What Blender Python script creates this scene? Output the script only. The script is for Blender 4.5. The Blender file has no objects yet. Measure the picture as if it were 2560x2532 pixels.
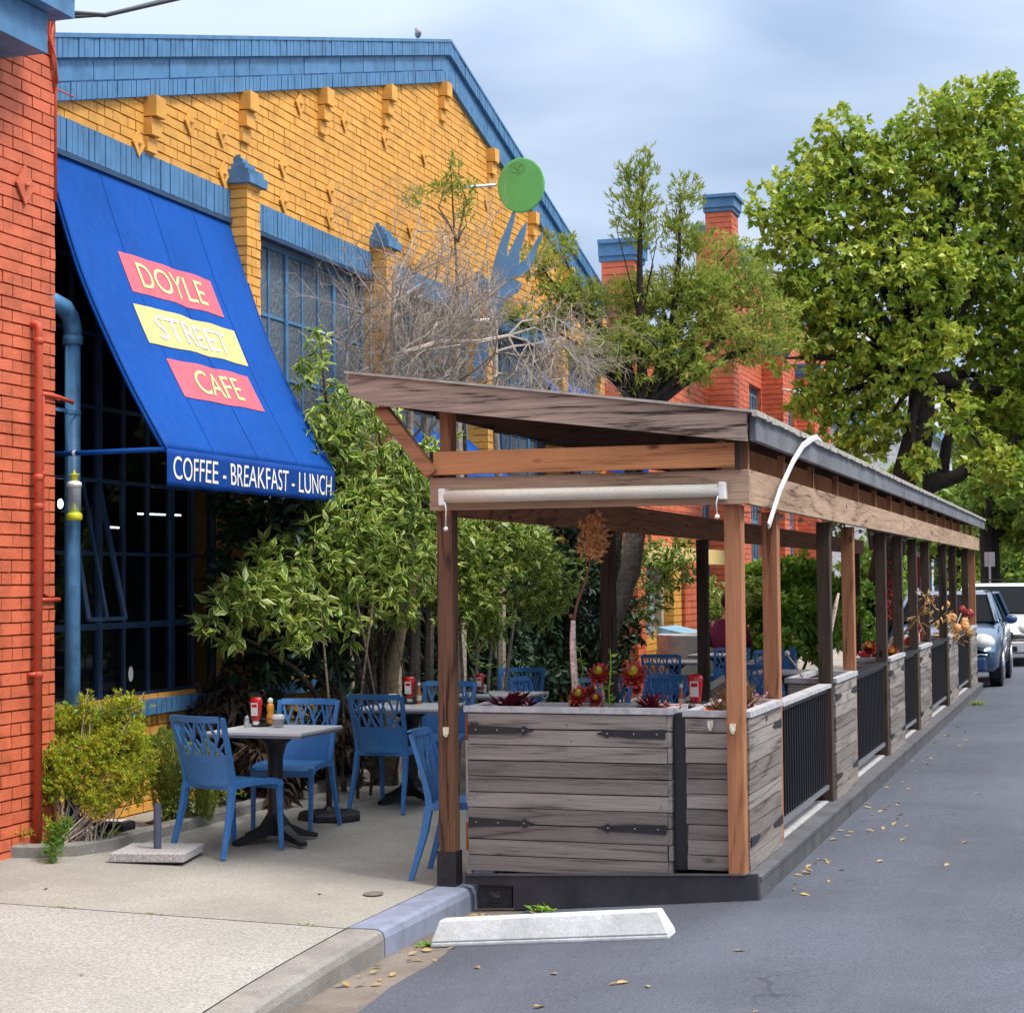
import bpy, math, random
import numpy as np
from mathutils import Vector, Matrix, noise as mnoise
R = math.radians
S = bpy.context.scene
COL = S.collection
random.seed(7)
RNG = np.random.default_rng(7)

# ------------------------------------------------------------------ camera
cam = bpy.data.cameras.new('camera'); co = bpy.data.objects.new('camera', cam); COL.objects.link(co)
rt = Vector((0.95178467, 0.3066409, -0.00879239)); up = Vector((0.02082104, -0.0359781, 0.99913566)); bk = Vector((0.30605952, -0.95114507, -0.04062798))
co.matrix_world = Matrix(((rt.x, up.x, bk.x, 0), (rt.y, up.y, bk.y, 0), (rt.z, up.z, bk.z, 1.75), (0, 0, 0, 1)))
cam.sensor_fit = 'HORIZONTAL'; cam.sensor_width = 36; cam.lens = 64.69; cam.clip_start = 0.1; cam.clip_end = 2000
S.camera = co

# ------------------------------------------------------------------ light
SUN_EL, SUN_AZ = R(58), R(98)          # azimuth measured from +Y towards +X
w = bpy.data.worlds.new('World'); S.world = w; w.use_nodes = True
nt = w.node_tree; nt.nodes.clear()
def wn(t, **k):
    n = nt.nodes.new(t)
    for a, b in k.items(): setattr(n, a, b)
    return n
out = wn('ShaderNodeOutputWorld'); bg = wn('ShaderNodeBackground'); bgc = wn('ShaderNodeBackground'); mix = wn('ShaderNodeMixShader')
sky = wn('ShaderNodeTexSky', sky_type='NISHITA'); sky.sun_disc = False; sky.sun_elevation = SUN_EL; sky.sun_rotation = SUN_AZ
sky.air_density = 1.2; sky.dust_density = 2.0
tc = wn('ShaderNodeTexCoord'); sep = wn('ShaderNodeSeparateXYZ')
mp = wn('ShaderNodeMapping'); mp.inputs['Scale'].default_value = (1.0, 1.0, 3.2)
nz = wn('ShaderNodeTexNoise'); nz.inputs['Scale'].default_value = 2.6; nz.inputs['Detail'].default_value = 5; nz.inputs['Roughness'].default_value = .5; nz.inputs['Distortion'].default_value = .35
rp = wn('ShaderNodeValToRGB'); rp.color_ramp.elements[0].position = .38; rp.color_ramp.elements[1].position = .62
rp.color_ramp.elements[0].color = (.15, .205, .30, 1); rp.color_ramp.elements[1].color = (.29, .34, .43, 1)
mr = wn('ShaderNodeMapRange'); mr.inputs['From Min'].default_value = .25; mr.inputs['From Max'].default_value = 1.0; mr.inputs['To Min'].default_value = 1.0; mr.inputs['To Max'].default_value = 3.6
lk = nt.links.new
lk(tc.outputs['Generated'], mp.inputs[0]); lk(mp.outputs[0], nz.inputs['Vector']); lk(nz.outputs['Fac'], rp.inputs[0])
lk(tc.outputs['Generated'], sep.inputs[0]); lk(sep.outputs['Z'], mr.inputs['Value']); hz = wn('ShaderNodeMapRange'); hz.inputs['From Min'].default_value = .25; hz.inputs['From Max'].default_value = .8
mxc = wn('ShaderNodeMix', data_type='RGBA'); mxc.inputs[7].default_value = (.34, .34, .345, 1)
lk(sep.outputs['Z'], hz.inputs['Value']); lk(hz.outputs[0], mxc.inputs[0]); lk(rp.outputs[0], mxc.inputs[6]); lk(mxc.outputs[2], bgc.inputs['Color']); lk(mr.outputs[0], bgc.inputs['Strength'])
lk(sky.outputs[0], bg.inputs['Color']); bg.inputs['Strength'].default_value = .05
mix.inputs[0].default_value = .86
lk(bg.outputs[0], mix.inputs[1]); lk(bgc.outputs[0], mix.inputs[2]); lk(mix.outputs[0], out.inputs['Surface'])
sl = bpy.data.lights.new('sun', 'SUN'); sl.energy = 1.5; sl.angle = R(14); sl.color = (1, .94, .85)
so = bpy.data.objects.new('sun', sl); COL.objects.link(so)
sd = Vector((math.sin(SUN_AZ) * math.cos(SUN_EL), math.cos(SUN_AZ) * math.cos(SUN_EL), math.sin(SUN_EL)))
so.rotation_euler = sd.to_track_quat('Z', 'Y').to_euler(); so.location = (20, -20, 40)
S.view_settings.view_transform = 'Standard'; S.view_settings.look = 'None'; S.view_settings.gamma = 1
S.view_settings.exposure = 1.40
S.render.engine = 'CYCLES'; S.cycles.max_bounces = 7; S.cycles.transparent_max_bounces = 10
S.cycles.diffuse_bounces = 3; S.cycles.glossy_bounces = 3

# ------------------------------------------------------------------ materials
class Mt:
    def __init__(s, name, rough=.7, spec=.4):
        s.m = bpy.data.materials.new(name); s.m.use_nodes = True; s.nt = s.m.node_tree
        s.b = s.nt.nodes['Principled BSDF']; s.b.inputs['Roughness'].default_value = rough
        s.b.inputs['Specular IOR Level'].default_value = spec
        s.o = s.nt.nodes['Material Output']; s.tc = s.n('ShaderNodeTexCoord'); s.bumpn = None
    def n(s, t, ins=None, **k):
        x = s.nt.nodes.new(t)
        for a, b in k.items(): setattr(x, a, b)
        for a, b in (ins or {}).items():
            if isinstance(b, bpy.types.NodeSocket): s.nt.links.new(b, x.inputs[a])
            else: x.inputs[a].default_value = b
        return x
    def isl(s): return s.n('ShaderNodeNewGeometry').outputs['Random Per Island']
    def co(s, scale=(1, 1, 1), off=None):
        v = s.tc.outputs['Object']
        if off is not None:
            m = s.n('ShaderNodeMath', {0: off, 1: 37.0}, operation='MULTIPLY').outputs[0]
            v = s.n('ShaderNodeVectorMath', {0: v, 1: s.n('ShaderNodeCombineXYZ', {0: m, 1: m, 2: m}).outputs[0]}, operation='ADD').outputs[0]
        return s.n('ShaderNodeMapping', {0: v, 'Scale': scale}).outputs[0]
    def noise(s, v, scale, detail=4, rough=.55, dist=0):
        return s.n('ShaderNodeTexNoise', {'Vector': v, 'Scale': scale, 'Detail': detail, 'Roughness': rough, 'Distortion': dist}).outputs['Fac']
    def ramp(s, f, stops):
        r = s.n('ShaderNodeValToRGB', {0: f}); e = r.color_ramp.elements
        while len(e) < len(stops): e.new(.5)
        for q, (p, c) in zip(e, stops):
            q.position = p; q.color = (c[0], c[1], c[2], 1) if hasattr(c, '__len__') else (c, c, c, 1)
        return r.outputs[0]
    def mixc(s, f, a, b, mode='MIX'):
        x = s.n('ShaderNodeMix', data_type='RGBA', blend_type=mode)
        for i, q in ((0, f), (6, a), (7, b)):
            if isinstance(q, bpy.types.NodeSocket): s.nt.links.new(q, x.inputs[i])
            else: x.inputs[i].default_value = (*q, 1) if hasattr(q, '__len__') else q
        return x.outputs[2]
    def math(s, op, a, b=0.): return s.n('ShaderNodeMath', {0: a, 1: b}, operation=op).outputs[0]
    def color(s, c):
        if isinstance(c, bpy.types.NodeSocket): s.nt.links.new(c, s.b.inputs['Base Color'])
        else: s.b.inputs['Base Color'].default_value = (*c, 1)
    def rough(s, f): s.nt.links.new(f, s.b.inputs['Roughness'])
    def bump(s, h, strength=.4, dist=.01):
        k = {'Height': h, 'Strength': strength, 'Distance': dist}
        if s.bumpn: k['Normal'] = s.bumpn.outputs[0]
        s.bumpn = s.n('ShaderNodeBump', k); s.nt.links.new(s.bumpn.outputs[0], s.b.inputs['Normal'])

def painted(name, c, rough=.55, var=.18, scale=6, bump=.25, dirt=.25, bdist=.004, spec=.4, per_island=0.):
    m = Mt(name, rough, spec); v = m.co()
    d = tuple(x * (1 - var * 1.6) for x in c); l = tuple(min(1, x * (1 + var)) for x in c)
    a = m.ramp(m.noise(v, scale, 6), [(.3, d), (.5, c), (.72, l)])
    g = m.noise(m.co((1, 1, .35)), 3.1, 7, .65)
    a = m.mixc(m.math('MULTIPLY', m.ramp(g, [(.52, 0), (.75, 1)]), dirt), a, tuple(x * .45 + .02 for x in c))
    if per_island:
        a = m.mixc(m.math('MULTIPLY', m.isl(), per_island), a, tuple(x * .62 for x in c))
    m.color(a)
    m.bump(m.noise(v, 45, 5, .6), bump, bdist)
    m.rough(m.ramp(m.noise(v, 14, 3), [(.3, rough - .12), (.7, min(1, rough + .15))]))
    return m.m

def wood(name, axis, light, dark, ring=14, contrast=.75, rough=.8, bump=.6, island=.45, knots=True, fine=75, stain=.3):
    m = Mt(name, rough, .25); isl = m.isl()
    st = [1, 1, 1]; st[axis] = .10
    v = m.co(tuple(st), isl)
    base = m.noise(v, 3.2, 2, .45, .25)
    rings = m.math('SINE', m.math('MULTIPLY', base, ring * 9.0))
    rings = m.ramp(m.math('ADD', m.math('MULTIPLY', rings, .5), .5), [(0, .15), (.25, .7), (1, 1)])
    sf = [fine, fine, fine]; sf[axis] = 3.5
    fib = m.noise(m.co(tuple(sf), isl), 1, 5, .75)
    big = m.noise(m.co(tuple(x * (1 if x < 1 else 1) for x in st), isl), 2.2, 3, .5)
    h0 = m.math('ADD', m.math('ADD', m.math('MULTIPLY', rings, .22), m.math('MULTIPLY', fib, 1.0)), m.math('MULTIPLY', big, .5))
    h = m.math('SUBTRACT', h0, .36)
    c = m.ramp(h, [(.2, tuple(x * .6 for x in dark)), (.32, dark), (.34 + .14 * contrast, tuple(a * .6 + b * .4 for a, b in zip(light, dark))), (.74, light)])
    if knots:
        sk = [5.5, 5.5, 5.5]; sk[axis] = 2.4
        vor = m.n('ShaderNodeTexVoronoi', {'Vector': m.co(tuple(sk), isl), 'Scale': 1.0}, feature='F1').outputs['Distance']
        c = m.mixc(m.ramp(vor, [(.05, 1), (.13, 0)]), c, tuple(x * .35 for x in dark))
    tone = m.math('MULTIPLY', isl, island)
    c = m.mixc(tone, c, tuple(x * .5 for x in light), 'MULTIPLY') if False else m.mixc(tone, c, tuple(x * .75 for x in dark))
    s2 = m.noise(m.co(tuple(x * 1.0 for x in st), None), 9, 5, .6)
    c = m.mixc(m.math('MULTIPLY', m.ramp(s2, [(.5, 0), (.72, 1)]), stain), c, tuple(x * .5 for x in dark))
    m.color(c); m.bump(h, bump, .004)
    return m.m

def speckle(name, c, scale=220, amt=.35, rough=.9, blot=.2, blotscale=.7, bump=.5, bd=.004, extra=None, tracks=False):
    m = Mt(name, rough, .3); v = m.co()
    a = m.ramp(m.noise(v, scale, 2, .7), [(.3, tuple(x * (1 - amt) for x in c)), (.5, c), (.72, tuple(min(1, x * (1 + amt)) for x in c))])
    b = m.noise(v, blotscale, 7, .62, .4)
    a = m.mixc(m.math('MULTIPLY', m.ramp(b, [(.38, 1), (.62, 0)]), blot), a, tuple(x * .5 for x in c))
    b2 = m.noise(v, blotscale * 9, 6, .7)
    a = m.mixc(m.math('MULTIPLY', m.ramp(b2, [(.55, 0), (.8, 1)]), blot), a, tuple(min(1, x * 1.35) for x in c))
    if extra:
        vor = m.n('ShaderNodeTexVoronoi', {'Vector': v, 'Scale': extra[0]}, feature='F1').outputs['Distance']
        a = m.mixc(m.math('MULTIPLY', m.ramp(vor, [(.10, 1), (.22, 0)]), extra[2]), a, extra[1])
    if tracks:
        tr = m.noise(m.co((1.1, .10, 1)), 1.6, 5, .6)
        a = m.mixc(m.math('MULTIPLY', m.ramp(tr, [(.45, 0), (.7, 1)]), .22), a, tuple(min(1, x * 1.5) for x in c))
        wv = m.n('ShaderNodeVectorMath', {0: v, 1: m.n('ShaderNodeTexNoise', {'Vector': v, 'Scale': 2.2, 'Detail': 6}).outputs['Color']}, operation='ADD').outputs[0]
        ed_ = m.n('ShaderNodeTexVoronoi', {'Vector': wv, 'Scale': .42}, feature='DISTANCE_TO_EDGE').outputs['Distance']
        gate = m.ramp(m.noise(v, .5, 2), [(.5, 0), (.6, 1)])
        a = m.mixc(m.math('MULTIPLY', m.math('MULTIPLY', m.ramp(ed_, [(.002, 1), (.006, 0)]), gate), .65), a, tuple(x * .3 for x in c))
        oil = m.ramp(m.noise(v, 1.9, 4, .7, 1.), [(.66, 0), (.76, 1)])
        a = m.mixc(m.math('MULTIPLY', oil, .3), a, tuple(x * .4 for x in c))
    m.color(a); m.bump(m.noise(v, scale, 3, .7), bump, bd)
    return m.m

def leafmat(name, cols, trans=.28, rough=.5, spec=.35, margin=None, clump=.5):
    m = Mt(name, rough, spec); isl = m.isl()
    n = len(cols); a = m.ramp(isl, [(i / (n - 1), c) for i, c in enumerate(cols)])
    b = m.noise(m.co(), 1.7, 3); 
    a = m.mixc(m.math('MULTIPLY', m.ramp(b, [(.42, 0), (.62, 1)]), clump), a, cols[-1])
    if margin:
        uv = m.n('ShaderNodeSeparateXYZ', {0: m.tc.outputs['UV']}).outputs[0]
        a = m.mixc(m.ramp(uv, [(margin[1], 0), (margin[1] + .14, 1)]), a, margin[0])
    m.color(a)
    t = m.n('ShaderNodeBsdfTranslucent', {'Color': a}); mx = m.n('ShaderNodeMixShader', {0: trans, 1: m.b.outputs[0], 2: t.outputs[0]})
    m.nt.links.new(mx.outputs[0], m.o.inputs['Surface'])
    return m.m

def flat(name, c, rough=.5, metal=0., spec=.5, emit=None, coat=0.):
    m = Mt(name, rough, spec); v = m.co()
    m.color(m.ramp(m.noise(v, 18, 4), [(.3, tuple(x * .85 for x in c)), (.7, tuple(min(1, x * 1.08) for x in c))]))
    m.b.inputs['Metallic'].default_value = metal; m.b.inputs['Coat Weight'].default_value = coat
    if emit: m.b.inputs['Emission Color'].default_value = (*emit[0], 1); m.b.inputs['Emission Strength'].default_value = emit[1]
    return m.m

def glassmat(name, tint=(.02, .03, .035), see=.62, rough=.03, wavy=0.):
    m = Mt(name, rough, .8); m.b.inputs['Base Color'].default_value = (*tint, 1)
    tr = m.n('ShaderNodeBsdfTransparent', {'Color': (.75, .82, .85, 1)})
    mx = m.n('ShaderNodeMixShader', {0: 1 - see, 1: tr.outputs[0], 2: m.b.outputs[0]})
    if wavy: m.bump(m.noise(m.co((1, 1, .7)), 26, 3, .5, .6), wavy, .02)
    m.nt.links.new(mx.outputs[0], m.o.inputs['Surface'])
    return m.m

M_RED = painted('red_painted_brick', (.64, .15, .07), .6, .18, 5, .8, .25, .006, per_island=.4)
M_YEL = painted('yellow_painted_brick', (.74, .37, .075), .6, .14, 5, .8, .2, .006, per_island=.32)
M_BLU = painted('blue_painted_trim', (.075, .20, .38), .5, .16, 6, .3, .25, per_island=.18)
M_BLUD = painted('dark_blue_window_paint', (.022, .055, .12), .45, .2, 7, .2, .3)
M_AWN = painted('blue_awning_canvas', (.003, .066, .32), .75, .10, 1.4, .35, .22, .003, .15)
M_AWNV = painted('blue_valance_canvas', (.004, .05, .26), .75, .06, 2, .25, .08, .002, .15)
M_PINK = painted('pink_red_sign_paint', (.70, .11, .15), .7, .06, 8, .1, .06)
M_CREAM = painted('cream_yellow_paint', (.70, .52, .20), .7, .05, 8, .1, .06)
M_PALEY = painted('pale_yellow_letters', (.85, .68, .28), .7, .05, 8, .1, .03)
M_WHITE = painted('white_letters', (.82, .80, .78), .7, .04, 8, .1, .05)
M_GREYW = {a: wood('weathered_grey_wood_' + 'xyz'[a], a, (.38, .345, .32), (.085, .07, .064), 6, 1.0, island=.55, stain=.06, fine=115) for a in (0, 1)}
M_BRWN = {a: wood('red_brown_stained_wood_' + 'xyz'[a], a, (.46, .21, .105), (.13, .045, .022), 9, .8, .7, .35, .25) for a in (0, 1, 2)}
M_DARKW = {a: wood('dark_wood_' + 'xyz'[a], a, (.085, .058, .042), (.016, .012, .011), 10, .8, .75, .5, .3) for a in (0, 1, 2)}  # near-black wood tone for the darker posts, rafters and deck
M_TAN = {a: wood('tan_weathered_beam_' + 'xyz'[a], a, (.52, .36, .25), (.13, .075, .045), 7, .85, .8, .5, .25, stain=.45) for a in (0, 1)}
M_ORNG = wood('orange_board', 0, (.62, .28, .12), (.30, .12, .05), 8, .9, .7, .25, .1, fine=90, stain=.2)
M_FASC = painted('grey_painted_fascia', (.16, .165, .18), .6, .25, 3, .3, .5)
M_DECKF = painted('dark_deck_paint', (.035, .035, .045), .65, .25, 5, .4, .3)
M_DECKG = painted('grey_deck_edge_paint', (.085, .085, .095), .65, .2, 4, .3, .3)
M_RAIL = painted('pale_grey_wood_rim', (.42, .42, .44), .75, .2, 18, .4, .35)
M_BLK = flat('black_metal', (.012, .013, .018), .45)
M_CAST = painted('black_cast_iron', (.02, .02, .026), .5, .3, 20, .6, .3)
M_CHAIR = flat('blue_plastic', (.045, .185, .46), .42, spec=.4)
M_TOP = speckle('pale_speckled_laminate', (.60, .62, .65), 300, .12, .45, .08, 2, .05)
M_EDGE = flat('grey_table_edge', (.16, .17, .19), .5)
M_CONC = speckle('smooth_concrete', (.315, .305, .275), 70, .28, .9, .42, .9, .4)
M_CONC2 = speckle('coarse_exposed_concrete', (.33, .325, .305), 60, .34, .95, .25, .8, .7, .005, (60, (.12, .11, .10), .35))
M_CURB = speckle('old_curb_concrete', (.26, .25, .235), 120, .35, .9, .6, 2.4, .6)
M_CURBP = painted('blue_grey_curb_paint', (.21, .24, .33), .7, .16, 6, .4, .4)
M_GUT = speckle('gutter_concrete', (.21, .18, .155), 130, .35, .95, .7, 1.8, .6)
M_ASPH = speckle('asphalt', (.088, .098, .128), 80, .42, .85, .5, .45, 1, .006, (38, (.24, .24, .26), .22), tracks=True)
M_SOIL = speckle('dark_soil', (.045, .032, .025), 60, .6, .95, .5, 4, 1, .02)
M_STOP = speckle('white_painted_concrete', (.64, .68, .69), 60, .14, .8, .55, 3, .3)
M_TERR = speckle('terrazzo_concrete', (.42, .42, .42), 70, .45, .8, .2, 3, .4, .004, (55, (.09, .085, .08), .5))
M_METAL = flat('zinc_metal', (.55, .57, .60), .35, .9)
M_PIPE = painted('blue_pipe_paint', (.075, .21, .40), .45, .2, 10, .3, .35)
M_REDP = painted('red_pipe_paint', (.50, .075, .035), .5, .12, 8, .2, .15)
M_INT = painted('dark_interior', (.035, .033, .036), .8, .3, 3)
M_ROOF = painted('roof_felt', (.40, .38, .34), .8, .2, 8, .5, .4)
M_GLASS = glassmat('dark_window_glass', (.01, .013, .016), .74)
M_TEXG = glassmat('textured_wire_glass', (.13, .16, .20), .08, .13, 1.0)  # pale grey blue base painted in for sky reflected by the panes
M_GREEN = painted('green_disc_paint', (.13, .42, .12), .35, .08, 3, .1, .1)
M_SCUL = painted('blue_sculpture_paint', (.12, .29, .52), .35, .15, 4, .15, .2)
M_CLEAT = flat('cream_plastic', (.68, .64, .50), .4)
M_BLIND = painted('cream_mesh_blind', (.62, .59, .50), .7, .08, 90, .4, .2)
M_REDB = flat('red_bottle_plastic', (.55, .01, .015), .25, coat=.5)
M_YELB = flat('yellow_bottle_plastic', (.80, .33, .02), .3, coat=.4)
M_WHT = flat('white_plastic', (.80, .80, .77), .35)
M_CLEAR = glassmat('clear_glass', (.6, .65, .65), .6, .05)
M_BARK = speckle('grey_brown_bark', (.12, .095, .075), 22, .6, .95, .5, 5, 1, .03)
M_BARKD = speckle('dark_bark', (.028, .022, .02), 18, .6, .95, .5, 5, 1, .03)
M_BARKP = speckle('pale_grey_twig_bark', (.42, .36, .31), 40, .4, .9, .4, 6, .6, .01)
M_VARL = leafmat('variegated_leaf', [(.06, .18, .03), (.14, .32, .04), (.04, .13, .03), (.30, .42, .05)], .3, .36, .5, ((.70, .70, .20), .62), .2)
M_NEED = leafmat('yellow_green_needle', [(.13, .23, .035), (.34, .42, .06), (.10, .19, .035), (.44, .40, .10)], .4, .6, .2, None, .35)
M_TREEL = leafmat('street_tree_leaf', [(.10, .21, .03), (.31, .42, .045), (.17, .31, .035), (.52, .52, .06)], .38, .4, .5, None, .45)
M_FARL = leafmat('far_tree_leaf', [(.08, .18, .03), (.18, .30, .04), (.28, .36, .05)], .3, .5, .3, None, .45)
M_BUSH = leafmat('feathery_bush_leaf', [(.16, .38, .03), (.40, .52, .05), (.66, .40, .04), (.22, .44, .04)], .35, .6, .2, None, .1)
M_FERN = leafmat('foxtail_fern_leaf', [(.26, .36, .06), (.42, .48, .10), (.20, .30, .06)], .3, .6, .2, None, .2)
M_HEDGE = leafmat('bright_hedge_leaf', [(.10, .28, .035), (.22, .42, .05), (.32, .46, .06)], .3, .4, .4, None, .3)
M_DEADL = leafmat('dead_brown_leaf', [(.05, .03, .022), (.09, .06, .045), (.03, .02, .018)], .1, .8, .2)
M_LIT = leafmat('fallen_leaf', [(.42, .22, .05), (.25, .12, .05), (.50, .38, .14), (.18, .08, .04)], .1, .7, .3)
M_AEO = leafmat('red_succulent_leaf', [(.40, .03, .03), (.30, .025, .04), (.50, .08, .05)], .15, .4, .4)
M_AEOC = leafmat('lime_succulent_leaf', [(.45, .50, .05), (.55, .50, .06)], .15, .4, .4)
M_BROM = leafmat('purple_bromeliad_leaf', [(.16, .015, .035), (.25, .02, .045), (.10, .012, .03)], .15, .35, .5)
M_DRY = leafmat('dry_straw_leaf', [(.45, .27, .10), (.55, .36, .15), (.35, .18, .08)], .2, .7, .2)
M_TANF = leafmat('tan_flower_head', [(.80, .42, .16), (.85, .55, .25), (.72, .34, .13)], .3, .7, .2)
M_STALK = speckle('scaly_stalk', (.62, .46, .40), 60, .6, .8, .4, 12, .8)
M_PNKF = leafmat('pink_flower', [(.65, .30, .42), (.75, .50, .55), (.55, .22, .30)], .25, .6, .3)

# ------------------------------------------------------------------ mesh helpers
class MB:
    def __init__(s): s.v = []; s.f = []
    def add(s, vs, fs):
        o = len(s.v); s.v.extend([tuple(p) for p in vs]); s.f.extend([tuple(i + o for i in f) for f in fs]); return s
    def box(s, x0, x1, y0, y1, z0, z1, jit=0):
        j = lambda: random.uniform(-jit, jit) if jit else 0
        vs = [(x + j(), y + j(), z + j()) for z in (z0, z1) for y in (y0, y1) for x in (x0, x1)]
        return s.add(vs, [(0, 2, 3, 1), (4, 5, 7, 6), (0, 1, 5, 4), (2, 6, 7, 3), (0, 4, 6, 2), (1, 3, 7, 5)])
    def hexa(s, vs): return s.add(vs, [(0, 2, 3, 1), (4, 5, 7, 6), (0, 1, 5, 4), (2, 6, 7, 3), (0, 4, 6, 2), (1, 3, 7, 5)])
    def bar(s, a, b, w, h, upv=(0, 0, 1), w2=None, h2=None):
        a, b = Vector(a), Vector(b); d = (b - a).normalized(); sd_ = d.cross(Vector(upv))
        if sd_.length < 1e-4: sd_ = Vector((1, 0, 0))
        sd_.normalize(); u = sd_.cross(d); w2 = w2 or w; h2 = h2 or h
        vs = [a - sd_ * w / 2 - u * h / 2, a + sd_ * w / 2 - u * h / 2, b - sd_ * w2 / 2 - u * h2 / 2, b + sd_ * w2 / 2 - u * h2 / 2,
              a - sd_ * w / 2 + u * h / 2, a + sd_ * w / 2 + u * h / 2, b - sd_ * w2 / 2 + u * h2 / 2, b + sd_ * w2 / 2 + u * h2 / 2]
        return s.hexa(vs)
    def tube(s, pts, r, n=8, cap=True):
        pts = [Vector(p) for p in pts]; rs = r if hasattr(r, '__len__') else [r] * len(pts); o = len(s.v); ref = None
        for i, p in enumerate(pts):
            d = (pts[min(i + 1, len(pts) - 1)] - pts[max(i - 1, 0)]).normalized()
            if ref is None: ref = d.orthogonal().normalized()
            ref = (ref - d * ref.dot(d)).normalized(); b = d.cross(ref)
            for k in range(n):
                a = 2 * math.pi * k / n; s.v.append(tuple(p + (ref * math.cos(a) + b * math.sin(a)) * rs[i]))
        for i in range(len(pts) - 1):
            for k in range(n):
                k2 = (k + 1) % n; s.f.append((o + i * n + k, o + i * n + k2, o + (i + 1) * n + k2, o + (i + 1) * n + k))
        if cap:
            s.f.append(tuple(o + k for k in reversed(range(n)))); s.f.append(tuple(o + (len(pts) - 1) * n + k for k in range(n)))
        return s
    def sweep(s, pts, w, h, side):
        pts = [Vector(p) for p in pts]; side = Vector(side).normalized(); o = len(s.v); n = len(pts)
        for i, p in enumerate(pts):
            d = (pts[min(i + 1, n - 1)] - pts[max(i - 1, 0)]).normalized(); u = side.cross(d).normalized()
            ww = w[i] if hasattr(w, '__len__') else w; hh = h[i] if hasattr(h, '__len__') else h
            for a, b in ((-1, -1), (1, -1), (1, 1), (-1, 1)): s.v.append(tuple(p + side * a * ww / 2 + u * b * hh / 2))
        for i in range(n - 1):
            for k in range(4):
                k2 = (k + 1) % 4; s.f.append((o + i * 4 + k, o + i * 4 + k2, o + i * 4 + 4 + k2, o + i * 4 + 4 + k))
        s.f.append((o + 3, o + 2, o + 1, o)); e = o + (n - 1) * 4; s.f.append((e, e + 1, e + 2, e + 3)); return s
    def lathe(s, prof, c, n=16, ax=None):
        o = len(s.v); c = Vector(c)
        for (r, z) in prof:
            for k in range(n):
                a = 2 * math.pi * k / n; p = Vector((r * math.cos(a), r * math.sin(a), z))
                if ax is not None: p = ax @ p
                s.v.append(tuple(c + p))
        for i in range(len(prof) - 1):
            for k in range(n):
                k2 = (k + 1) % n; s.f.append((o + i * n + k, o + i * n + k2, o + (i + 1) * n + k2, o + (i + 1) * n + k))
        s.f.append(tuple(o + k for k in reversed(range(n)))); s.f.append(tuple(o + (len(prof) - 1) * n + k for k in range(n)))
        return s
    def prism(s, poly, d):                       # poly: list of 3D points, d: extrusion vector
        n = len(poly); d = Vector(d); vs = [Vector(p) for p in poly] + [Vector(p) + d for p in poly]
        return s.add(vs, [tuple(range(n - 1, -1, -1)), tuple(range(n, 2 * n))] + [(i, (i + 1) % n, n + (i + 1) % n, n + i) for i in range(n)])
    def grid(s, fn, nu, nv):
        o = len(s.v)
        for j in range(nv + 1):
            for i in range(nu + 1): s.v.append(tuple(fn(i / nu, j / nv)))
        for j in range(nv):
            for i in range(nu):
                a = o + j * (nu + 1) + i; s.f.append((a, a + 1, a + nu + 2, a + nu + 1))
        return s
    def ball(s, c, r, n=10, m=7, jit=0):
        rr = r if hasattr(r, '__len__') else (r, r, r); o = len(s.v)
        for j in range(m + 1):
            t = math.pi * j / m
            for k in range(n):
                a = 2 * math.pi * k / n; q = 1 + random.uniform(-jit, jit)
                s.v.append((c[0] + rr[0] * q * math.sin(t) * math.cos(a), c[1] + rr[1] * q * math.sin(t) * math.sin(a), c[2] + rr[2] * q * math.cos(t)))
        for j in range(m):
            for k in range(n): s.f.append((o + j * n + k, o + (j + 1) * n + k, o + (j + 1) * n + (k + 1) % n, o + j * n + (k + 1) % n))
        return s
    def build(s, name, mat, parent=None, smooth=False, thick=0, bevel=0, loc=None):
        me = bpy.data.meshes.new(name); me.from_pydata(s.v, [], s.f); me.materials.append(mat)
        if smooth: me.polygons.foreach_set('use_smooth', [True] * len(me.polygons))
        me.update(); o = bpy.data.objects.new(name, me); COL.objects.link(o)
        if parent is not None: o.parent = parent
        if loc is not None: o.location = loc
        if thick: q = o.modifiers.new('solid', 'SOLIDIFY'); q.thickness = thick; q.offset = 0
        if bevel: q = o.modifiers.new('bevel', 'BEVEL'); q.width = bevel; q.segments = 2; q.limit_method = 'ANGLE'
        return o

def tag(o, label, cat, group=None):
    o['label'] = label; o['category'] = cat
    if group: o['group'] = group
    return o
def struct(o, label=None):
    o['kind'] = 'structure'; o['label'] = label or o.name.replace('_', ' '); o['category'] = o.name.split('.')[0].replace('_', ' '); return o
def thing(name, label, cat, loc=(0, 0, 0), rz=0, group=None):
    o = bpy.data.objects.new(name, None); COL.objects.link(o); o.location = loc; o.rotation_euler = (0, 0, rz); o.empty_display_size = .2
    return tag(o, label, cat, group)
def dup(root, label, loc, rz=0, group=None, scale=None):
    def cp(o, par):
        c = o.copy(); COL.objects.link(c)
        if par is not None: c.parent = par
        for ch in list(o.children): cp(ch, c)
        return c
    r = cp(root, None); r.location = loc; r.rotation_euler = (0, 0, rz)
    if scale: r.scale = scale
    r['label'] = label
    if group: r['group'] = group
    return r

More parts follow.
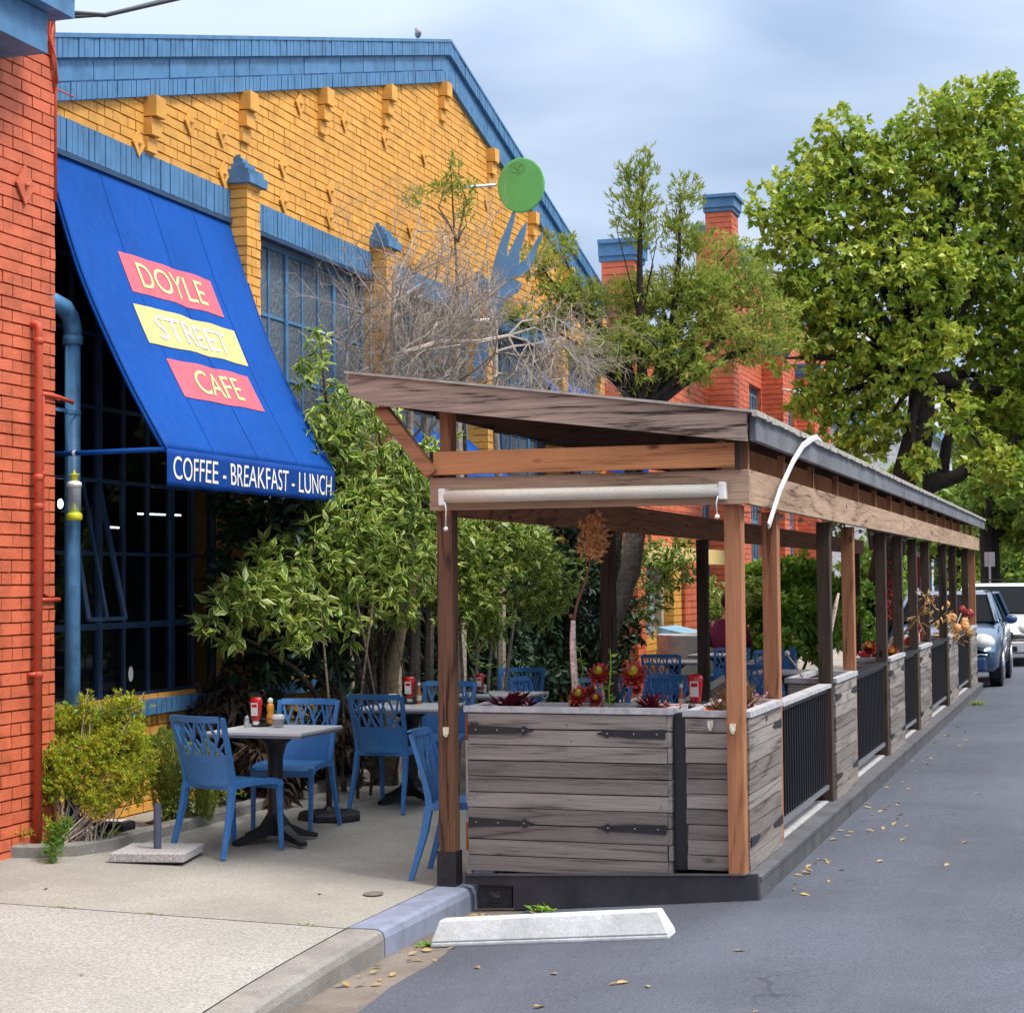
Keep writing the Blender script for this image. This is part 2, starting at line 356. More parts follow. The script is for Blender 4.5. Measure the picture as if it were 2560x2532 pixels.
def nmesh(name, V, F, mat, parent=None, uv=None, smooth=False):
    """fast mesh from numpy arrays, F (n,k) all same size"""
    k = F.shape[1]; me = bpy.data.meshes.new(name)
    me.vertices.add(len(V)); me.vertices.foreach_set('co', V.astype(np.float32).ravel())
    me.loops.add(F.size); me.loops.foreach_set('vertex_index', F.astype(np.int32).ravel())
    me.polygons.add(len(F)); me.polygons.foreach_set('loop_start', np.arange(0, F.size, k, dtype=np.int32))
    me.polygons.foreach_set('loop_total', np.full(len(F), k, dtype=np.int32))
    if smooth: me.polygons.foreach_set('use_smooth', np.ones(len(F), dtype=bool))
    if uv is not None:
        u = me.uv_layers.new(name='uv'); u.data.foreach_set('uv', uv[F.ravel()].astype(np.float32).ravel())
    me.materials.append(mat); me.update(calc_edges=True); me.validate()
    o = bpy.data.objects.new(name, me); COL.objects.link(o)
    if parent is not None: o.parent = parent
    return o
def unit(a): return a / np.maximum(np.linalg.norm(a, axis=-1, keepdims=True), 1e-9)
def leaves(name, P, D, L, mat, parent=None, wr=.42, fold=.25, droop=.15, upb=.6):
    """one 5-vertex folded leaf per point"""
    n = len(P); D = unit(D); ref = unit(RNG.normal(size=(n, 3)) * (1 - upb) + np.array([0, 0, 1.]) * upb)
    sd_ = unit(np.cross(D, ref)); nn = np.cross(sd_, D); L = L[:, None]
    base = P; mid = P + D * L * .5 - nn * L * fold * .18; tip = P + D * L - nn * L * droop
    l = P + D * L * .45 - sd_ * L * wr / 2 + nn * L * fold * .12; r = P + D * L * .45 + sd_ * L * wr / 2 + nn * L * fold * .12
    V = np.stack([base, l, r, tip, mid], 1).reshape(-1, 3); i = np.arange(n)[:, None] * 5
    F = np.concatenate([i + np.array([[0, 4, 1]]), i + np.array([[0, 2, 4]]), i + np.array([[1, 4, 3]]), i + np.array([[4, 2, 3]])], 0)
    uv = np.tile(np.array([[.5, 0], [1, 0], [1, 0], [.75, 0], [0, 0]]), (n, 1))
    return nmesh(name, V, F, mat, parent, uv)
def clump_twigs(clumps, dens, flatz=.85, shell=.45):
    P, D = [], []
    for c in clumps:
        x, y, z, r = c[:4]; n = max(3, int(dens * r * r * (1 + r)))
        d = unit(RNG.normal(size=(n, 3))); rad = RNG.random(n) ** shell
        q = 1 + .28 * np.sin(d[:, 0] * 7 + x * 5) * np.cos(d[:, 2] * 6 + y * 3)
        p = d * (rad * q)[:, None] * r * np.array([1.05, 1.05, flatz]); P.append(p + np.array([x, y, z])); D.append(d)
    return np.concatenate(P), np.concatenate(D)
def rosettes(P, D, k, L, spread=.9, along=.0, upb=.15):
    n = len(P); Q = np.repeat(P, k, 0); E = np.repeat(D, k, 0)
    E = unit(E * (1 - spread * .5) + RNG.normal(size=E.shape) * spread + np.array([0, 0, upb]))
    t = RNG.random((len(Q), 1)) * along; Q = Q + np.repeat(D, k, 0) * t
    return Q, E, L * RNG.uniform(.65, 1.25, len(Q))
def limbs(mb, base, targets, r0, n=5, seed=1, via=.5):
    rr = random.Random(seed)
    for t in targets:
        a = Vector(base); b = Vector(t[:3]); m = a.lerp(b, via) + Vector((rr.uniform(-.15, .15), rr.uniform(-.15, .15), (b - a).length * .08))
        pts = [a, a.lerp(m, .5) + Vector((0, 0, .03)), m, m.lerp(b, .5) + Vector((rr.uniform(-.05, .05), 0, .02)), b]
        mb.tube(pts, [r0, r0 * .8, r0 * .6, r0 * .4, r0 * .15], n)

def bricks_x(mb, X, y0, y1, z0, z1, openings=(), clip=None, prot=.012, depth=.03, L=.212, Hc=.0765, seed=3):
    """running bricks (header course each sixth) on a wall plane facing +X"""
    rr = random.Random(seed); i = 0; z = z0
    while z < z1 - .02:
        zt = min(z + Hc - .011, z1); header = (i % 6 == 5); step = L / 2 if header else L
        off = (L / 2 if i % 2 else 0) + rr.uniform(-.008, .008)
        segs = [(y0, y1)]
        for (a, b, c, d) in openings:
            if z + Hc * .5 > c and z + Hc * .5 < d:
                ns = []
                for (p, q) in segs:
                    if b <= p or a >= q: ns.append((p, q)); continue
                    if a > p: ns.append((p, a))
                    if b < q: ns.append((b, q))
                segs = ns
        for (p, q) in segs:
            y = p - (off if off < step else off - step); 
            while y < q:
                a = max(y + .003, p); b = min(y + step - .004, q)
                if b - a > .02 and (clip is None or clip((a + b) / 2, zt)):
                    e = prot + rr.uniform(-.003, .0035)
                    mb.box(X - depth, X + e, a, b, z, zt, .0016)
                y += step
        z += Hc; i += 1
def bricks_y(mb, Y, x0, x1, z0, z1, prot=.012, depth=.03, L=.212, Hc=.0765, seed=5):
    rr = random.Random(seed); i = 0; z = z0
    while z < z1 - .02:
        zt = min(z + Hc - .011, z1); x = x0 - (L / 2 if i % 2 else 0)
        while x < x1:
            a = max(x + .003, x0); b = min(x + L - .004, x1)
            if b - a > .02: mb.box(a, b, Y - prot - rr.uniform(-.003, .003), Y + depth, z, zt, .0015)
            x += L
        z += Hc; i += 1
def wall_minus(mb, x0, x1, y0, y1, z0, z1, openings):
    ys = sorted({y0, y1, *[o[0] for o in openings], *[o[1] for o in openings]}); ys = [y for y in ys if y0 <= y <= y1]
    for a, b in zip(ys[:-1], ys[1:]):
        m = (a + b) / 2; zs = [z0]
        cuts = sorted([(o[2], o[3]) for o in openings if o[0] < m < o[1]])
        for c, d in cuts: zs += [c, d]
        zs.append(z1)
        for k in range(0, len(zs), 2):
            if zs[k + 1] - zs[k] > .01: mb.box(x0, x1, a, b, zs[k], zs[k + 1])
def text_polys(body):
    c = bpy.data.curves.new('lettering', 'FONT'); c.body = body; c.size = 1; c.resolution_u = 4
    o = bpy.data.objects.new('lettering', c); COL.objects.link(o)
    dg = bpy.context.evaluated_depsgraph_get(); me = bpy.data.meshes.new_from_object(o.evaluated_get(dg))
    v = [tuple(x.co) for x in me.vertices]; f = [tuple(p.vertices) for p in me.polygons]
    COL.objects.unlink(o); bpy.data.objects.remove(o); bpy.data.curves.remove(c); bpy.data.meshes.remove(me)
    xs = [p[0] for p in v]; ys = [p[1] for p in v]; x0, x1, y0, y1 = min(xs), max(xs), min(ys), max(ys)
    return [((p[0] - x0) / (x1 - x0), (p[1] - y0) / (y1 - y0)) for p in v], f
# ------------------------------------------------------------------ ground
def road_z(x): return .012 * (x + 1.85) if x > -1.85 else (-.115 * (-1.85 - x) / 1.33 if x > -3.18 else -.115 - .02 * (-3.18 - x) / .32)
def walk_z(x): return .04 * (-3.7 - x)
def sheet(name, xs, ys, zf, mat, label):
    mb = MB(); n = len(xs)
    for y in ys:
        for x in xs: mb.v.append((x, y, zf(x, y)))
    for j in range(len(ys) - 1):
        for i in range(n - 1): mb.f.append((j * n + i, j * n + i + 1, (j + 1) * n + i + 1, (j + 1) * n + i))
    return struct(mb.build(name, mat), label)
sheet('ground', [-400, -60, 60, 400], [-200, 0, 60, 700], lambda x, y: -.30, M_SOIL, 'bare ground under and beyond the street')
wob = lambda y: .035 * math.sin(y * 1.9) + .02 * math.sin(y * 5.3)
mb = MB(); ys = [-20 + i * .25 for i in range(130)] + [13 + i * 6 for i in range(60)]
for y in ys:
    a = -3.18 + wob(y)
    for x in (a, -2.6, -1.85, 0, 3, 6.5): mb.v.append((x, y, road_z(x)))
for j in range(len(ys) - 1):
    for i in range(5): mb.f.append((j * 6 + i, j * 6 + i + 1, (j + 1) * 6 + i + 1, (j + 1) * 6 + i))
struct(mb.build('road', M_ASPH), 'grey blue asphalt road')
sheet('gutter', [-3.52, -3.05], ys[:], lambda x, y: road_z(x) - .006, M_GUT, 'stained concrete gutter strip along the curb')
def curb_top(y): return 0. if y > 8.72 else -.002 - max(0, 8.72 - y) * .028
def curb_x(y): return 0 if y > 8.4 else (8.4 - y) ** 2 * .03
def curb_run(name, y0, y1, mat, label, n=40):
    mb = MB(); prof = [(0, -.2), (0, -.045), (-.012, -.012), (-.04, 0), (-.2, 0), (-.2, -.2)]
    for j in range(n + 1):
        y = y0 + (y1 - y0) * j / n
        for (x, z) in prof: mb.v.append((-3.5 + x + curb_x(y), y, curb_top(y) + z if z > -.2 else -.24))
    for j in range(n):
        for i in range(5): mb.f.append((j * 6 + i, (j + 1) * 6 + i, (j + 1) * 6 + i + 1, j * 6 + i + 1))
    mb.f.append(tuple(range(6))); mb.f.append(tuple(n * 6 + i for i in reversed(range(6))))
    return struct(mb.build(name, mat), label)
curb_run('curb', 3.0, 8.71, M_CURB, 'bare worn concrete curb in the foreground')
curb_run('curb', 8.722, 90, M_CURBP, 'blue grey painted curb running under the parklet', 120)
def walk(name, y0, y1, mat, label, dz=0):
    n = max(2, int((y1 - y0) / .4)) if y1 < 12 else 30; mb = MB(); xs = [-9.5, -6, -3.709]
    for j in range(n + 1):
        y = y0 + (y1 - y0) * j / n
        for k, x in enumerate(xs):
            xx = x + curb_x(y) if k == 2 else x
            yy = y + (.11 * (x + 3.7) * max(0, 1 - abs(y - 8.706) / 2)); mb.v.append((xx, yy, walk_z(x) + (curb_top(y) if k == 2 else curb_top(y) * .3) + dz))
    for j in range(n):
        for i in range(2): mb.f.append((j * 3 + i, j * 3 + i + 1, (j + 1) * 3 + i + 1, (j + 1) * 3 + i))
    return struct(mb.build(name, mat), label)
walk('sidewalk', -6, 8.70, M_CONC2, 'coarse pale concrete sidewalk in the foreground')
walk('sidewalk', 8.712, 90, M_CONC, 'smooth tan concrete sidewalk past the joint')
# planting bed and its curb
path = [(-9.5, 9.56), (-7.2, 9.62), (-6.45, 9.70), (-6.2, 9.80), (-6.03, 9.98), (-5.95, 10.25), (-5.93, 11), (-5.93, 12.2), (-5.96, 13.5), (-5.98, 15), (-5.98, 18), (-5.98, 24.5)]
mb = MB(); n = len(path)
for i, (x, y) in enumerate(path):
    a = Vector(path[max(i - 1, 0)]); b = Vector(path[min(i + 1, n - 1)]); d = (b - a).normalized(); nn = Vector((-d.y, d.x))
    zt = walk_z(x) + .075; inn = (x + nn.x * .1, y + nn.y * .1)
    for (px, py, pz) in ((x, y, -.1), (x, y, zt - .012), (x + nn.x * .012, y + nn.y * .012, zt), (*inn, zt), (*inn, -.1)): mb.v.append((px, py, pz))
for i in range(n - 1):
    for k in range(4): mb.f.append((i * 5 + k, i * 5 + k + 1, (i + 1) * 5 + k + 1, (i + 1) * 5 + k))
struct(mb.build('planting_bed_curb', M_CURB), 'low curved concrete curb round the planting bed')
mb = MB()
for j in range(80):
    y = 9.7 + j * .19
    for i in range(9):
        t = i / 8; x0 = -6.05 if y > 10.2 else -6.35 - (10.2 - y) * .3; x = x0 - t * (1.0 if y > 10.2 else 3)
        mb.v.append((x, y, .10 + .05 * mnoise.noise((x * 3, y * 3, 0)) + (.05 if y < 10.6 else 0) * (1 - abs(t - .3))))
for j in range(79):
    for i in range(8): mb.f.append((j * 9 + i, j * 9 + i + 1, (j + 1) * 9 + i + 1, (j + 1) * 9 + i))
struct(mb.build('planting_soil', M_SOIL), 'dark soil of the planting bed')

# ------------------------------------------------------------------ yellow cafe building
WX = -6.6; PK = 18.28; SL = .2745
def eave(y): return 7.07 - SL * abs(y - PK)          # underside of the coping
bld = thing('cafe_building', 'yellow painted brick cafe with blue gable coping and tall dark windows', 'building', (WX, PK, 0))
ipar = bld.matrix_basis.inverted()
def bpart(mb, name, mat, parent=bld, **k):
    o = mb.build(name, mat, None, **k); 
    if parent is bld: o.parent = bld; o.matrix_parent_inverse = Matrix.Translation((-WX, -PK, 0))
    else: o.parent = parent
    return o
piers = [13.18, 16.16, 19.14, 22.12, 25.1]
WIN = [(10.3, 13.1, .93, 4.62)] + [(p + .24, p + 2.98 if p < 22 else 24.5, .93, 4.62) for p in piers[:4]]
mb = MB(); wall_minus(mb, WX - .32, WX - .012, 10.0, 26.3, -.1, 4.85, WIN)
a, b = 10.0, 26.3
mb.prism([(WX - .32, a, 4.85), (WX - .32, b, 4.85), (WX - .32, b, eave(b) + .1), (WX - .32, PK, eave(PK) + .1), (WX - .32, a, eave(a) + .1)], (.308, 0, 0))
bricks_x(mb, WX, 10.2, 26.3, 0.05, 7.3, WIN + [(10.2, 26.3, 4.63, 4.88)], clip=lambda y, z: z < eave(y) + .12)
mb.box(-16, WX - .33, 26.0, 26.3, -.1, 5.0); mb.box(-16, WX - .33, 10.0, 10.2, -.1, 4.9)
bpart(mb, 'wall', M_YEL)
# lintel soldier courses, one band per bay
def soldiers(mb, y0, y1, z0, z1, prot=.02, w=.072, zf=None):
    y = y0
    while y < y1 - .02:
        dz = zf(y) if zf else 0; dz2 = zf(y + w) if zf else 0; x1 = WX + prot + random.uniform(-.003, .004); e = y + w - .008
        mb.hexa([(WX - .02, y, z0 + dz), (x1, y, z0 + dz), (WX - .02, e, z0 + dz2), (x1, e, z0 + dz2), (WX - .02, y, z1 + dz), (x1, y, z1 + dz), (WX - .02, e, z1 + dz2), (x1, e, z1 + dz2)]); y += w
for (p, q) in [(10.25, 13.18)] + [(x + .24, x + 2.98 if x < 22 else 24.74) for x in piers[:4]]:
    mb = MB(); soldiers(mb, p, q, 4.66, 4.885); mb.box(WX - .03, WX + .008, p, q, 4.65, 4.885); bpart(mb, 'lintel', M_BLU)
    mb = MB(); mb.box(WX - .05, WX + .04, p, q, 4.615, 4.648); bpart(mb, 'lintel_angle', M_BLUD)
# gable coping
def coping(side):
    mb = MB()
    ya, yb = (10.0, PK) if side < 0 else (PK, 26.6)
    for (z0, z1, pr, ww) in ((0, .118, .055, .068), (.132, .272, .035, .27), (.288, .43, .075, .068)):
        soldiers(mb, ya, yb, z0, z1, pr, ww, zf=lambda y: eave(y))
    for (z0, z1, pr) in ((-.004, .432, .028), (.425, .455, .085)):
        mb.prism([(WX - .1, ya, eave(ya) + z0), (WX - .1, yb, eave(yb) + z0), (WX - .1, yb, eave(yb) + z1), (WX - .1, ya, eave(ya) + z1)], (.1 + pr, 0, 0))
    bpart(mb, 'gable_coping', M_BLU)
coping(-1); coping(1)
for y in [11.88 + 1.555 * i for i in range(4)] + [18.12 + .02] + [19.72 + 1.56 * i for i in range(4)]:
    zt = eave(y) - .0; mb = MB()
    for k, (pr, h) in enumerate(((.115, .16), (.08, .135), (.045, .12))):
        z1 = zt - sum((.16, .135)[:k]); mb.box(WX, WX + pr, y - .075, y + .075, z1 - h, z1 - .012, .003)
    bpart(mb, 'corbel', M_YEL)
for (y, z) in [(11.71,4.93),(12.50,5.27),(13.04,5.30),(13.63,5.67),(13.06,4.99),(14.52,5.91),(14.18,5.29),(14.19,4.99),(15.52,5.99),(15.19,5.28),(15.16,5.03),(16.52,6.06),(17.61,6.13),(17.19,5.30),(19.62,6.05),(17.23,4.95),(20.6,5.6),(21.7,5.4)]:
    mb = MB(); mb.prism([(WX + .018, y, z + .10), (WX + .018, y - .085, z), (WX + .018, y, z - .10), (WX + .018, y + .085, z)], (.014, 0, 0)); mb.ball((WX + .04, y, z), .017, 8, 5)
    bpart(mb, 'anchor_plate', M_YEL)
def pier(y, prot=.17, w=.24, top=4.93):
    mb = MB(); z = 0; i = 0
    while z < top:
        zt = z + .0655; c = y + w * (.34 if i % 2 else .66)
        for (a, b) in ((y, c - .004), (c + .004, y + w)): mb.box(WX - .02, WX + prot + random.uniform(-.004, .004), a + random.uniform(-.002, .002), b, z, zt, .002)
        z += .0765; i += 1
    mb.box(WX - .02, WX + prot - .014, y + .012, y + w - .012, 0, top)
    p = bpart(mb, 'pier', M_YEL); m2 = MB()
    for (e, z0, z1) in ((.045, 0, .075), (.02, .075, .12), (-.03, .12, .175), (-.075, .175, .225), (-.115, .225, .262)):
        m2.box(WX - .01, WX + prot + e, y - e, y + w + e, top + z0 + .001, top + z1, .004)
    m2.build('pier_cap', M_BLU, p); p.matrix_parent_inverse = Matrix.Translation((-WX, -PK, 0))
    return p
for y in piers[:4]: pier(y)
# windows
def window(y0, y1, z0, z1, glass, style):
    mb = MB(); X = WX - .10
    fr = .045
    mb.box(X - .03, X + .03, y0, y0 + fr, z0, z1); mb.box(X - .03, X + .03, y1 - fr, y1, z0, z1); mb.box(X - .03, X + .03, y0 + fr, y1 - fr, z1 - fr, z1); mb.box(X - .03, X + .03, y0 + fr, y1 - fr, z0, z0 + fr)
    n = max(2, round((y1 - y0) / .345)); step = (y1 - y0) / n
    for i in range(1, n):
        t = .028 if i % 3 == 0 else .013; mb.box(X - .02, X + (.028 if i % 3 == 0 else .018), y0 + i * step - t, y0 + i * step + t, z0 + fr, z1 - fr)
    z = z0 + .53
    while z < z1 - .2:
        t = .022 if style == 0 and abs(z - 1.46) < .1 else .013
        mb.box(X - .016, X + .015, y0 + fr, y1 - fr, z - t, z + t); z += .51
    f = bpart(mb, 'window', M_BLUD if style == 0 else M_BLU)
    g = MB().box(X - .004, X + .004, y0 + fr, y1 - fr, z0 + fr, z1 - fr); bpart(g, 'pane', glass, f)
    return f
window(*WIN[0], M_GLASS, 0)
for wq in WIN[1:]: window(*wq, M_TEXG, 1)
# open hopper sash hanging out of the first window
for wq in WIN:
    mb = MB(); y = wq[0] - .02
    while y < wq[1] + .02: mb.box(WX - .09, WX + .075 + random.uniform(-.003, .003), y, y + .066, .82, .925, .003); y += .073
    bpart(mb, 'window_sill', M_BLU)
mb = MB()                                   # tilted hopper sash standing open
q = [(-6.68, 10.92, 2.46), (-6.68, 11.33, 2.48), (-6.44, 11.28, 1.52), (-6.44, 10.80, 1.52)]
for a_, b_ in ((0, 1), (1, 2), (2, 3), (3, 0)): mb.bar(q[a_], q[b_], .03, .025)
mb.bar(((q[0][0] + q[1][0]) / 2, 11.12, 2.47), (-6.44, 11.04, 1.52), .02, .02)
bpart(mb, 'open_sash', M_BLUD)
# interior seen through the glass
mb = MB(); mb.box(-12, -11.9, 10.2, 26, 0, 4.8); mb.box(-12, WX - .33, 10.2, 26, 0, .08); mb.box(-12, WX - .33, 10.2, 26, 4.7, 4.8)

bpart(mb, 'interior_room', M_INT)
mb = MB(); mb.box(-8.4, -7.9, 10.6, 12.6, .98, 1.03); mb.box(-8.3, -8.0, 10.7, 12.5, .1, .98); bpart(mb, 'counter', flat('grey_counter', (.6, .65, .7)))
M_LAMP = flat('warm_lamp', (.9, .8, .6), emit=((1, .85, .6), 6)); M_TUBE = flat('white_tube_lamp', (.9, .9, .9), emit=((.85, .93, 1), 5))
for k, (x, y) in enumerate(((-7.6, 11.6), (-8.2, 12.6), (-7.7, 13.4), (-8.8, 14.4))):
    m = MB(); m.box(x - .35, x + .35, y - .35, y + .35, .78, .82); m.tube([(x, y, .1), (x, y, .78)], .04, 8); bpart(m, 'indoor_table', flat('indoor_table_top', (.30, .26, .22)))
    m = MB(); m.box(x + .1, x + .5, y + .45, y + .85, .48, .52); m.box(x + .1, x + .5, y + .83, y + .87, .52, .95); [m.box(x + a_, x + a_ + .03, y + b_, y + b_ + .03, .08, .48) for a_ in (.1, .47) for b_ in (.45, .82)]; bpart(m, 'indoor_chair', flat('indoor_chair_wood', (.10, .06, .04)))
for y_ in (11.0, 12.2, 13.6): bpart(MB().box(-9.6, -9.45, y_, y_ + .14, .1, 4.6), 'indoor_column', flat('pale_column', (.35, .26, .16)))
bpart(MB().box(-11.85, -11.80, 11.2, 14.6, 1.2, 2.6), 'back_glow_panel', flat('added_back_glow', (.3, .35, .3), emit=((.35, .5, .42), .35)))  # glowing panel added on the rear wall to brighten the view inside
for (x, y, z) in ((-7.2, 11.35, 2.45), (-8.4, 13.4 - .7, 2.75), (-8.9, 12.2, 2.9)):
    o = bpart(MB().ball((x, y, z), .028, 10, 6), 'bulb', M_LAMP)
o = bpart(MB().ball((-6.95, 11.28, 2.32), (.02, .02, .035), 10, 6), 'wall_lamp', M_TUBE)
bpart(MB().bar((-7.4, 13.17, 2.32), (-7.4, 13.88, 2.33), .012, .012), 'fluorescent_tube', M_TUBE)
bpart(MB().bar((-7.4, 12.7, 2.20), (-7.4, 12.9, 2.20), .012, .012), 'fluorescent_tube', M_TUBE)
mb = MB().box(WX - .11, WX - .07, 11.66, 11.72, 1.05, 1.17); bpart(MB().ball((WX - .085, 11.79, 1.11), (.002, .035, .055), 14, 8), 'window_sticker', M_WHITE)
# flat roof behind the gable
mb = MB(); mb.prism([(-16, 10, eave(10) - .1), (-16, PK, eave(PK) - .1), (-16, 26.3, eave(26.3) - .1), (-16, 26.3, 4.7), (-16, 10, 4.7)], (16 + WX - .33, 0, 0)); bpart(mb, 'roof', M_ROOF)

# bird on the coping
bd = MB().ball((0, 0, .05), (.035, .06, .05), 10, 7).ball((0, .05, .10), .028, 9, 6).bar((0, -.04, .04), (0, -.13, .02), .03, .012)
o = bd.build('bird', flat('grey_feathers', (.28, .28, .32)), smooth=True); o.location = (WX + .02, 17.45, 7.31); o.rotation_euler = (0, 0, R(30))
tag(o, 'small grey bird perched on the blue gable coping near the peak', 'bird')

# ------------------------------------------------------------------ red brick building on the left
rb = thing('red_brick_building', 'red painted brick building at the left edge with pipes on its wall', 'building', (0, 0, 0)); RX = -6.35
mb = MB(); mb.box(RX - .45, RX - .012, 2, 10.20, -.1, 5.44); bricks_x(mb, RX, 5.5, 10.22, 0.0, 5.42, seed=9)
z = 0
bricks_end = mb
bpart(mb, 'wall', M_RED, rb)
mb = MB(); mb.box(RX - .5, RX + .04, 2, 10.25, 5.445, 5.53); bpart(mb, 'wall_coping', M_BLU, rb)
mb = MB(); mb.box(RX + .02, -6.02, 2, 9.62, 4.96, 5.20); mb.box(RX + .02, -5.93, 2, 9.78, 5.21, 5.36); mb.box(RX + .02, -5.90, 2, 9.81, 5.36, 5.40); bpart(mb, 'cornice', M_BLU, rb)
mb = MB(); y, z = 9.856, 4.23; mb.prism([(RX + .018, y, z + .125), (RX + .018, y - .10, z), (RX + .018, y, z - .125), (RX + .018, y + .10, z)], (.014, 0, 0)); mb.ball((RX + .04, y, z), .018, 8, 5); bpart(mb, 'anchor_plate', M_RED, rb)
mb = MB(); px, py = RX + .06, 9.955
mb.tube([(RX - .01, py, 3.375), (px - .025, py, 3.375), (px - .008, py, 3.368), (px, py, 3.35), (px, py, 3.31), (px, py, .15)], .026, 14)
for z in (3.27, 2.42, 2.24, 1.2): mb.lathe([(.026, -.02), (.031, -.018), (.031, .018), (.026, .02)], (px, py, z), 14)
mb.box(RX, px, py - .05, py + .05, 1.19, 1.215)
bpart(mb, 'drain_pipe', M_REDP, rb, smooth=True)
mb = MB(); cy = 10.07; mb.tube([(RX + .02, 10.26, 2.93), (RX + .02, 10.15, 2.95), (RX + .022, cy + .01, 2.95), (RX + .022, cy, 2.94), (RX + .022, cy, 1.70), (RX + .022, 10.2, 1.66)], .009, 8); mb.lathe([(.010, -.015), (.016, -.012), (.016, .012), (.010, .015)], (RX + .022, cy, 2.45), 10); mb.tube([(RX + .02, 10.06, 2.95), (RX + .02, 10.24, 2.95), (RX + .02, 10.42, 2.93)], .014, 8); mb.tube([(RX + .02, 10.02, 1.66), (RX + .02, 10.26, 1.66)], .014, 8)
bpart(mb, 'conduit', M_REDP, rb, smooth=True)
mb = MB(); mb.tube([(RX + .03, 10.19, 5.42), (RX + .03, 10.13, 5.2), (RX + .03, 10.19, 5.02), (RX + .015, 10.215, 4.9), (RX + .015, 10.218, 4.2)], .012, 8); mb.tube([(RX + .04, 10.06, 5.4), (RX + .05, 10.1, 5.33), (RX + .05, 10.08, 5.24), (RX + .04, 10.17, 5.12), (RX + .04, 10.2, 4.95)], .009, 6); mb.tube([(RX + .01, 10.2, 4.93), (RX + .01, 10.45, 4.93)], .006, 6)
bpart(mb, 'cable_conduit', M_REDP, rb, smooth=True)
mb = MB(); mb.tube([(RX + .05, 10.06, 5.41), (RX + .08, 10.16, 5.40), (-6.2, 10.6, 5.50), (-6.0, 11.4, 5.85), (-5.6, 13, 6.7)], .016, 7); mb.tube([(RX + .05, 10.1, 5.40), (RX + .1, 10.25, 5.39), (-6.2, 10.62, 5.51), (-6.0, 11.41, 5.87), (-5.6, 13, 6.73)], .012, 7); mb.ball((RX + .09, 10.2, 5.40), .035, 8, 6, .2)
tag(mb.build('power_cable', M_BLK, smooth=True), 'thick black service cable leaving the top corner of the red wall', 'cable')
mb = MB(); mb.tube([(-8 + i * 1.0, 20 + i * .2, 8.62 - .02 * i + .012 * (i - 7) ** 2) for i in range(17)], .010, 6)
tag(mb.build('overhead_wire', M_BLK), 'thin black wire crossing the sky at the very top', 'wire')
# blue rain pipe at the inner corner
mb = MB(); px, py = -6.44, 10.6
mb.tube([(px, py, .05), (px, py, 3.36)], .051, 18); mb.tube([(px - .01, 10.22, 3.585), (px - .005, 10.38, 3.582), (px, 10.50, 3.56), (px, 10.57, 3.51), (px, py, 3.44), (px, py, 3.36)], .060, 18)
mb.lathe([(.06, -.03), (.068, -.025), (.068, .025), (.06, .03)], (px, py, 3.36), 18)
o = thing('rain_pipe', 'blue painted rain pipe with an elbow at the corner of the red wall', 'pipe', (0, 0, 0)); mb.build('pipe', M_PIPE, o, smooth=True)
mb = MB(); mb.lathe([(.053, -.01), (.055, -.009), (.055, .009), (.053, .01)], (px, py, 2.88), 18); mb.bar((px + .05, py, 2.88), (RX, 10.2, 2.875), .004, .022); mb.build('strap', M_PIPE, o)
# wasp trap hanging on it
t = thing('insect_trap', 'yellow and clear hanging insect trap tied to the blue pipe', 'trap', (-6.36, 10.49, 2.20))
M_LIME = flat('lime_yellow_plastic', (.62, .62, .02), .35)
MB().lathe([(.045, 0), (.052, .01), (.052, .035), (.046, .045), (.03, .06), (.012, .10), (.004, .115)], (0, 0, -.03), 16).build('base', M_LIME, t, smooth=True)
MB().lathe([(.044, .03), (.045, .18), (.046, .19)], (0, 0, 0), 16).build('jar', M_CLEAR, t, smooth=True)
MB().lathe([(.048, .185), (.048, .215), (.03, .225)], (0, 0, 0), 16).build('collar', M_WHT, t, smooth=True)
MB().lathe([(.022, .225), (.026, .262), (.036, .265), (.036, .27), (.008, .275), (.003, .30)], (0, 0, 0), 16).build('lid', M_LIME, t, smooth=True)

# ------------------------------------------------------------------ awning
AW0, AW1 = 10.50, 13.20
def awn(y, t, off=0.):
    s = -.085 * math.sin(math.pi * min(max(t, 0), 1)) * (1 - .25 * math.sin((y - AW0) / (AW1 - AW0) * math.pi)) + (.005 * math.sin(y * 14 + t * 4) + .006 * math.sin(y * 5.1 - t * 13) * t + .012 * abs(math.sin((y - AW0) / .675 * math.pi)) * math.sin(math.pi * t)) * math.sin(math.pi * t)
    nx, nz = .915, .404
    return (WX + .9 * t + nx * (s + off), y, 4.66 - 2.04 * t + nz * (s + off))
def val(y, t, off=0.):
    return (-5.70 + .006 + .010 * math.sin(y * 9) * t + off, y, 2.62 - (.245 + .003 * math.sin(y * 17)) * t)
aw = thing('awning', 'large bright blue sloping awning with red and yellow name panels and lettered valance', 'awning', (0, 0, 0))
nB = 60
MB().grid(lambda u, v: awn(AW0 + (AW1 - AW0) * u, v), 54, 48).build('canopy', M_AWN, aw, smooth=True, thick=.004)
MB().grid(lambda u, v: val(AW0 + (AW1 - AW0) * u, v), 60, 6).build('valance', M_AWNV, aw, smooth=True, thick=.003)
mb = MB()
for y in (AW0 + .01, 11.18, 11.86, 12.54, AW1 - .01):
    mb.sweep([awn(y, i / 20, .004) for i in range(21)], .012, .003, (0, 1, 0))
mb.build('seam', M_AWN, aw)
mb = MB(); mb.tube([(WX + .0, AW0 + .01, 2.605), (-5.72, AW0 + .01, 2.615)], .017, 10); mb.tube([(WX, AW1 - .01, 2.6), (-5.72, AW1 - .01, 2.61)], .016, 8); mb.tube([(-5.72, AW0, 2.61), (-5.72, AW1, 2.61)], .014, 8)
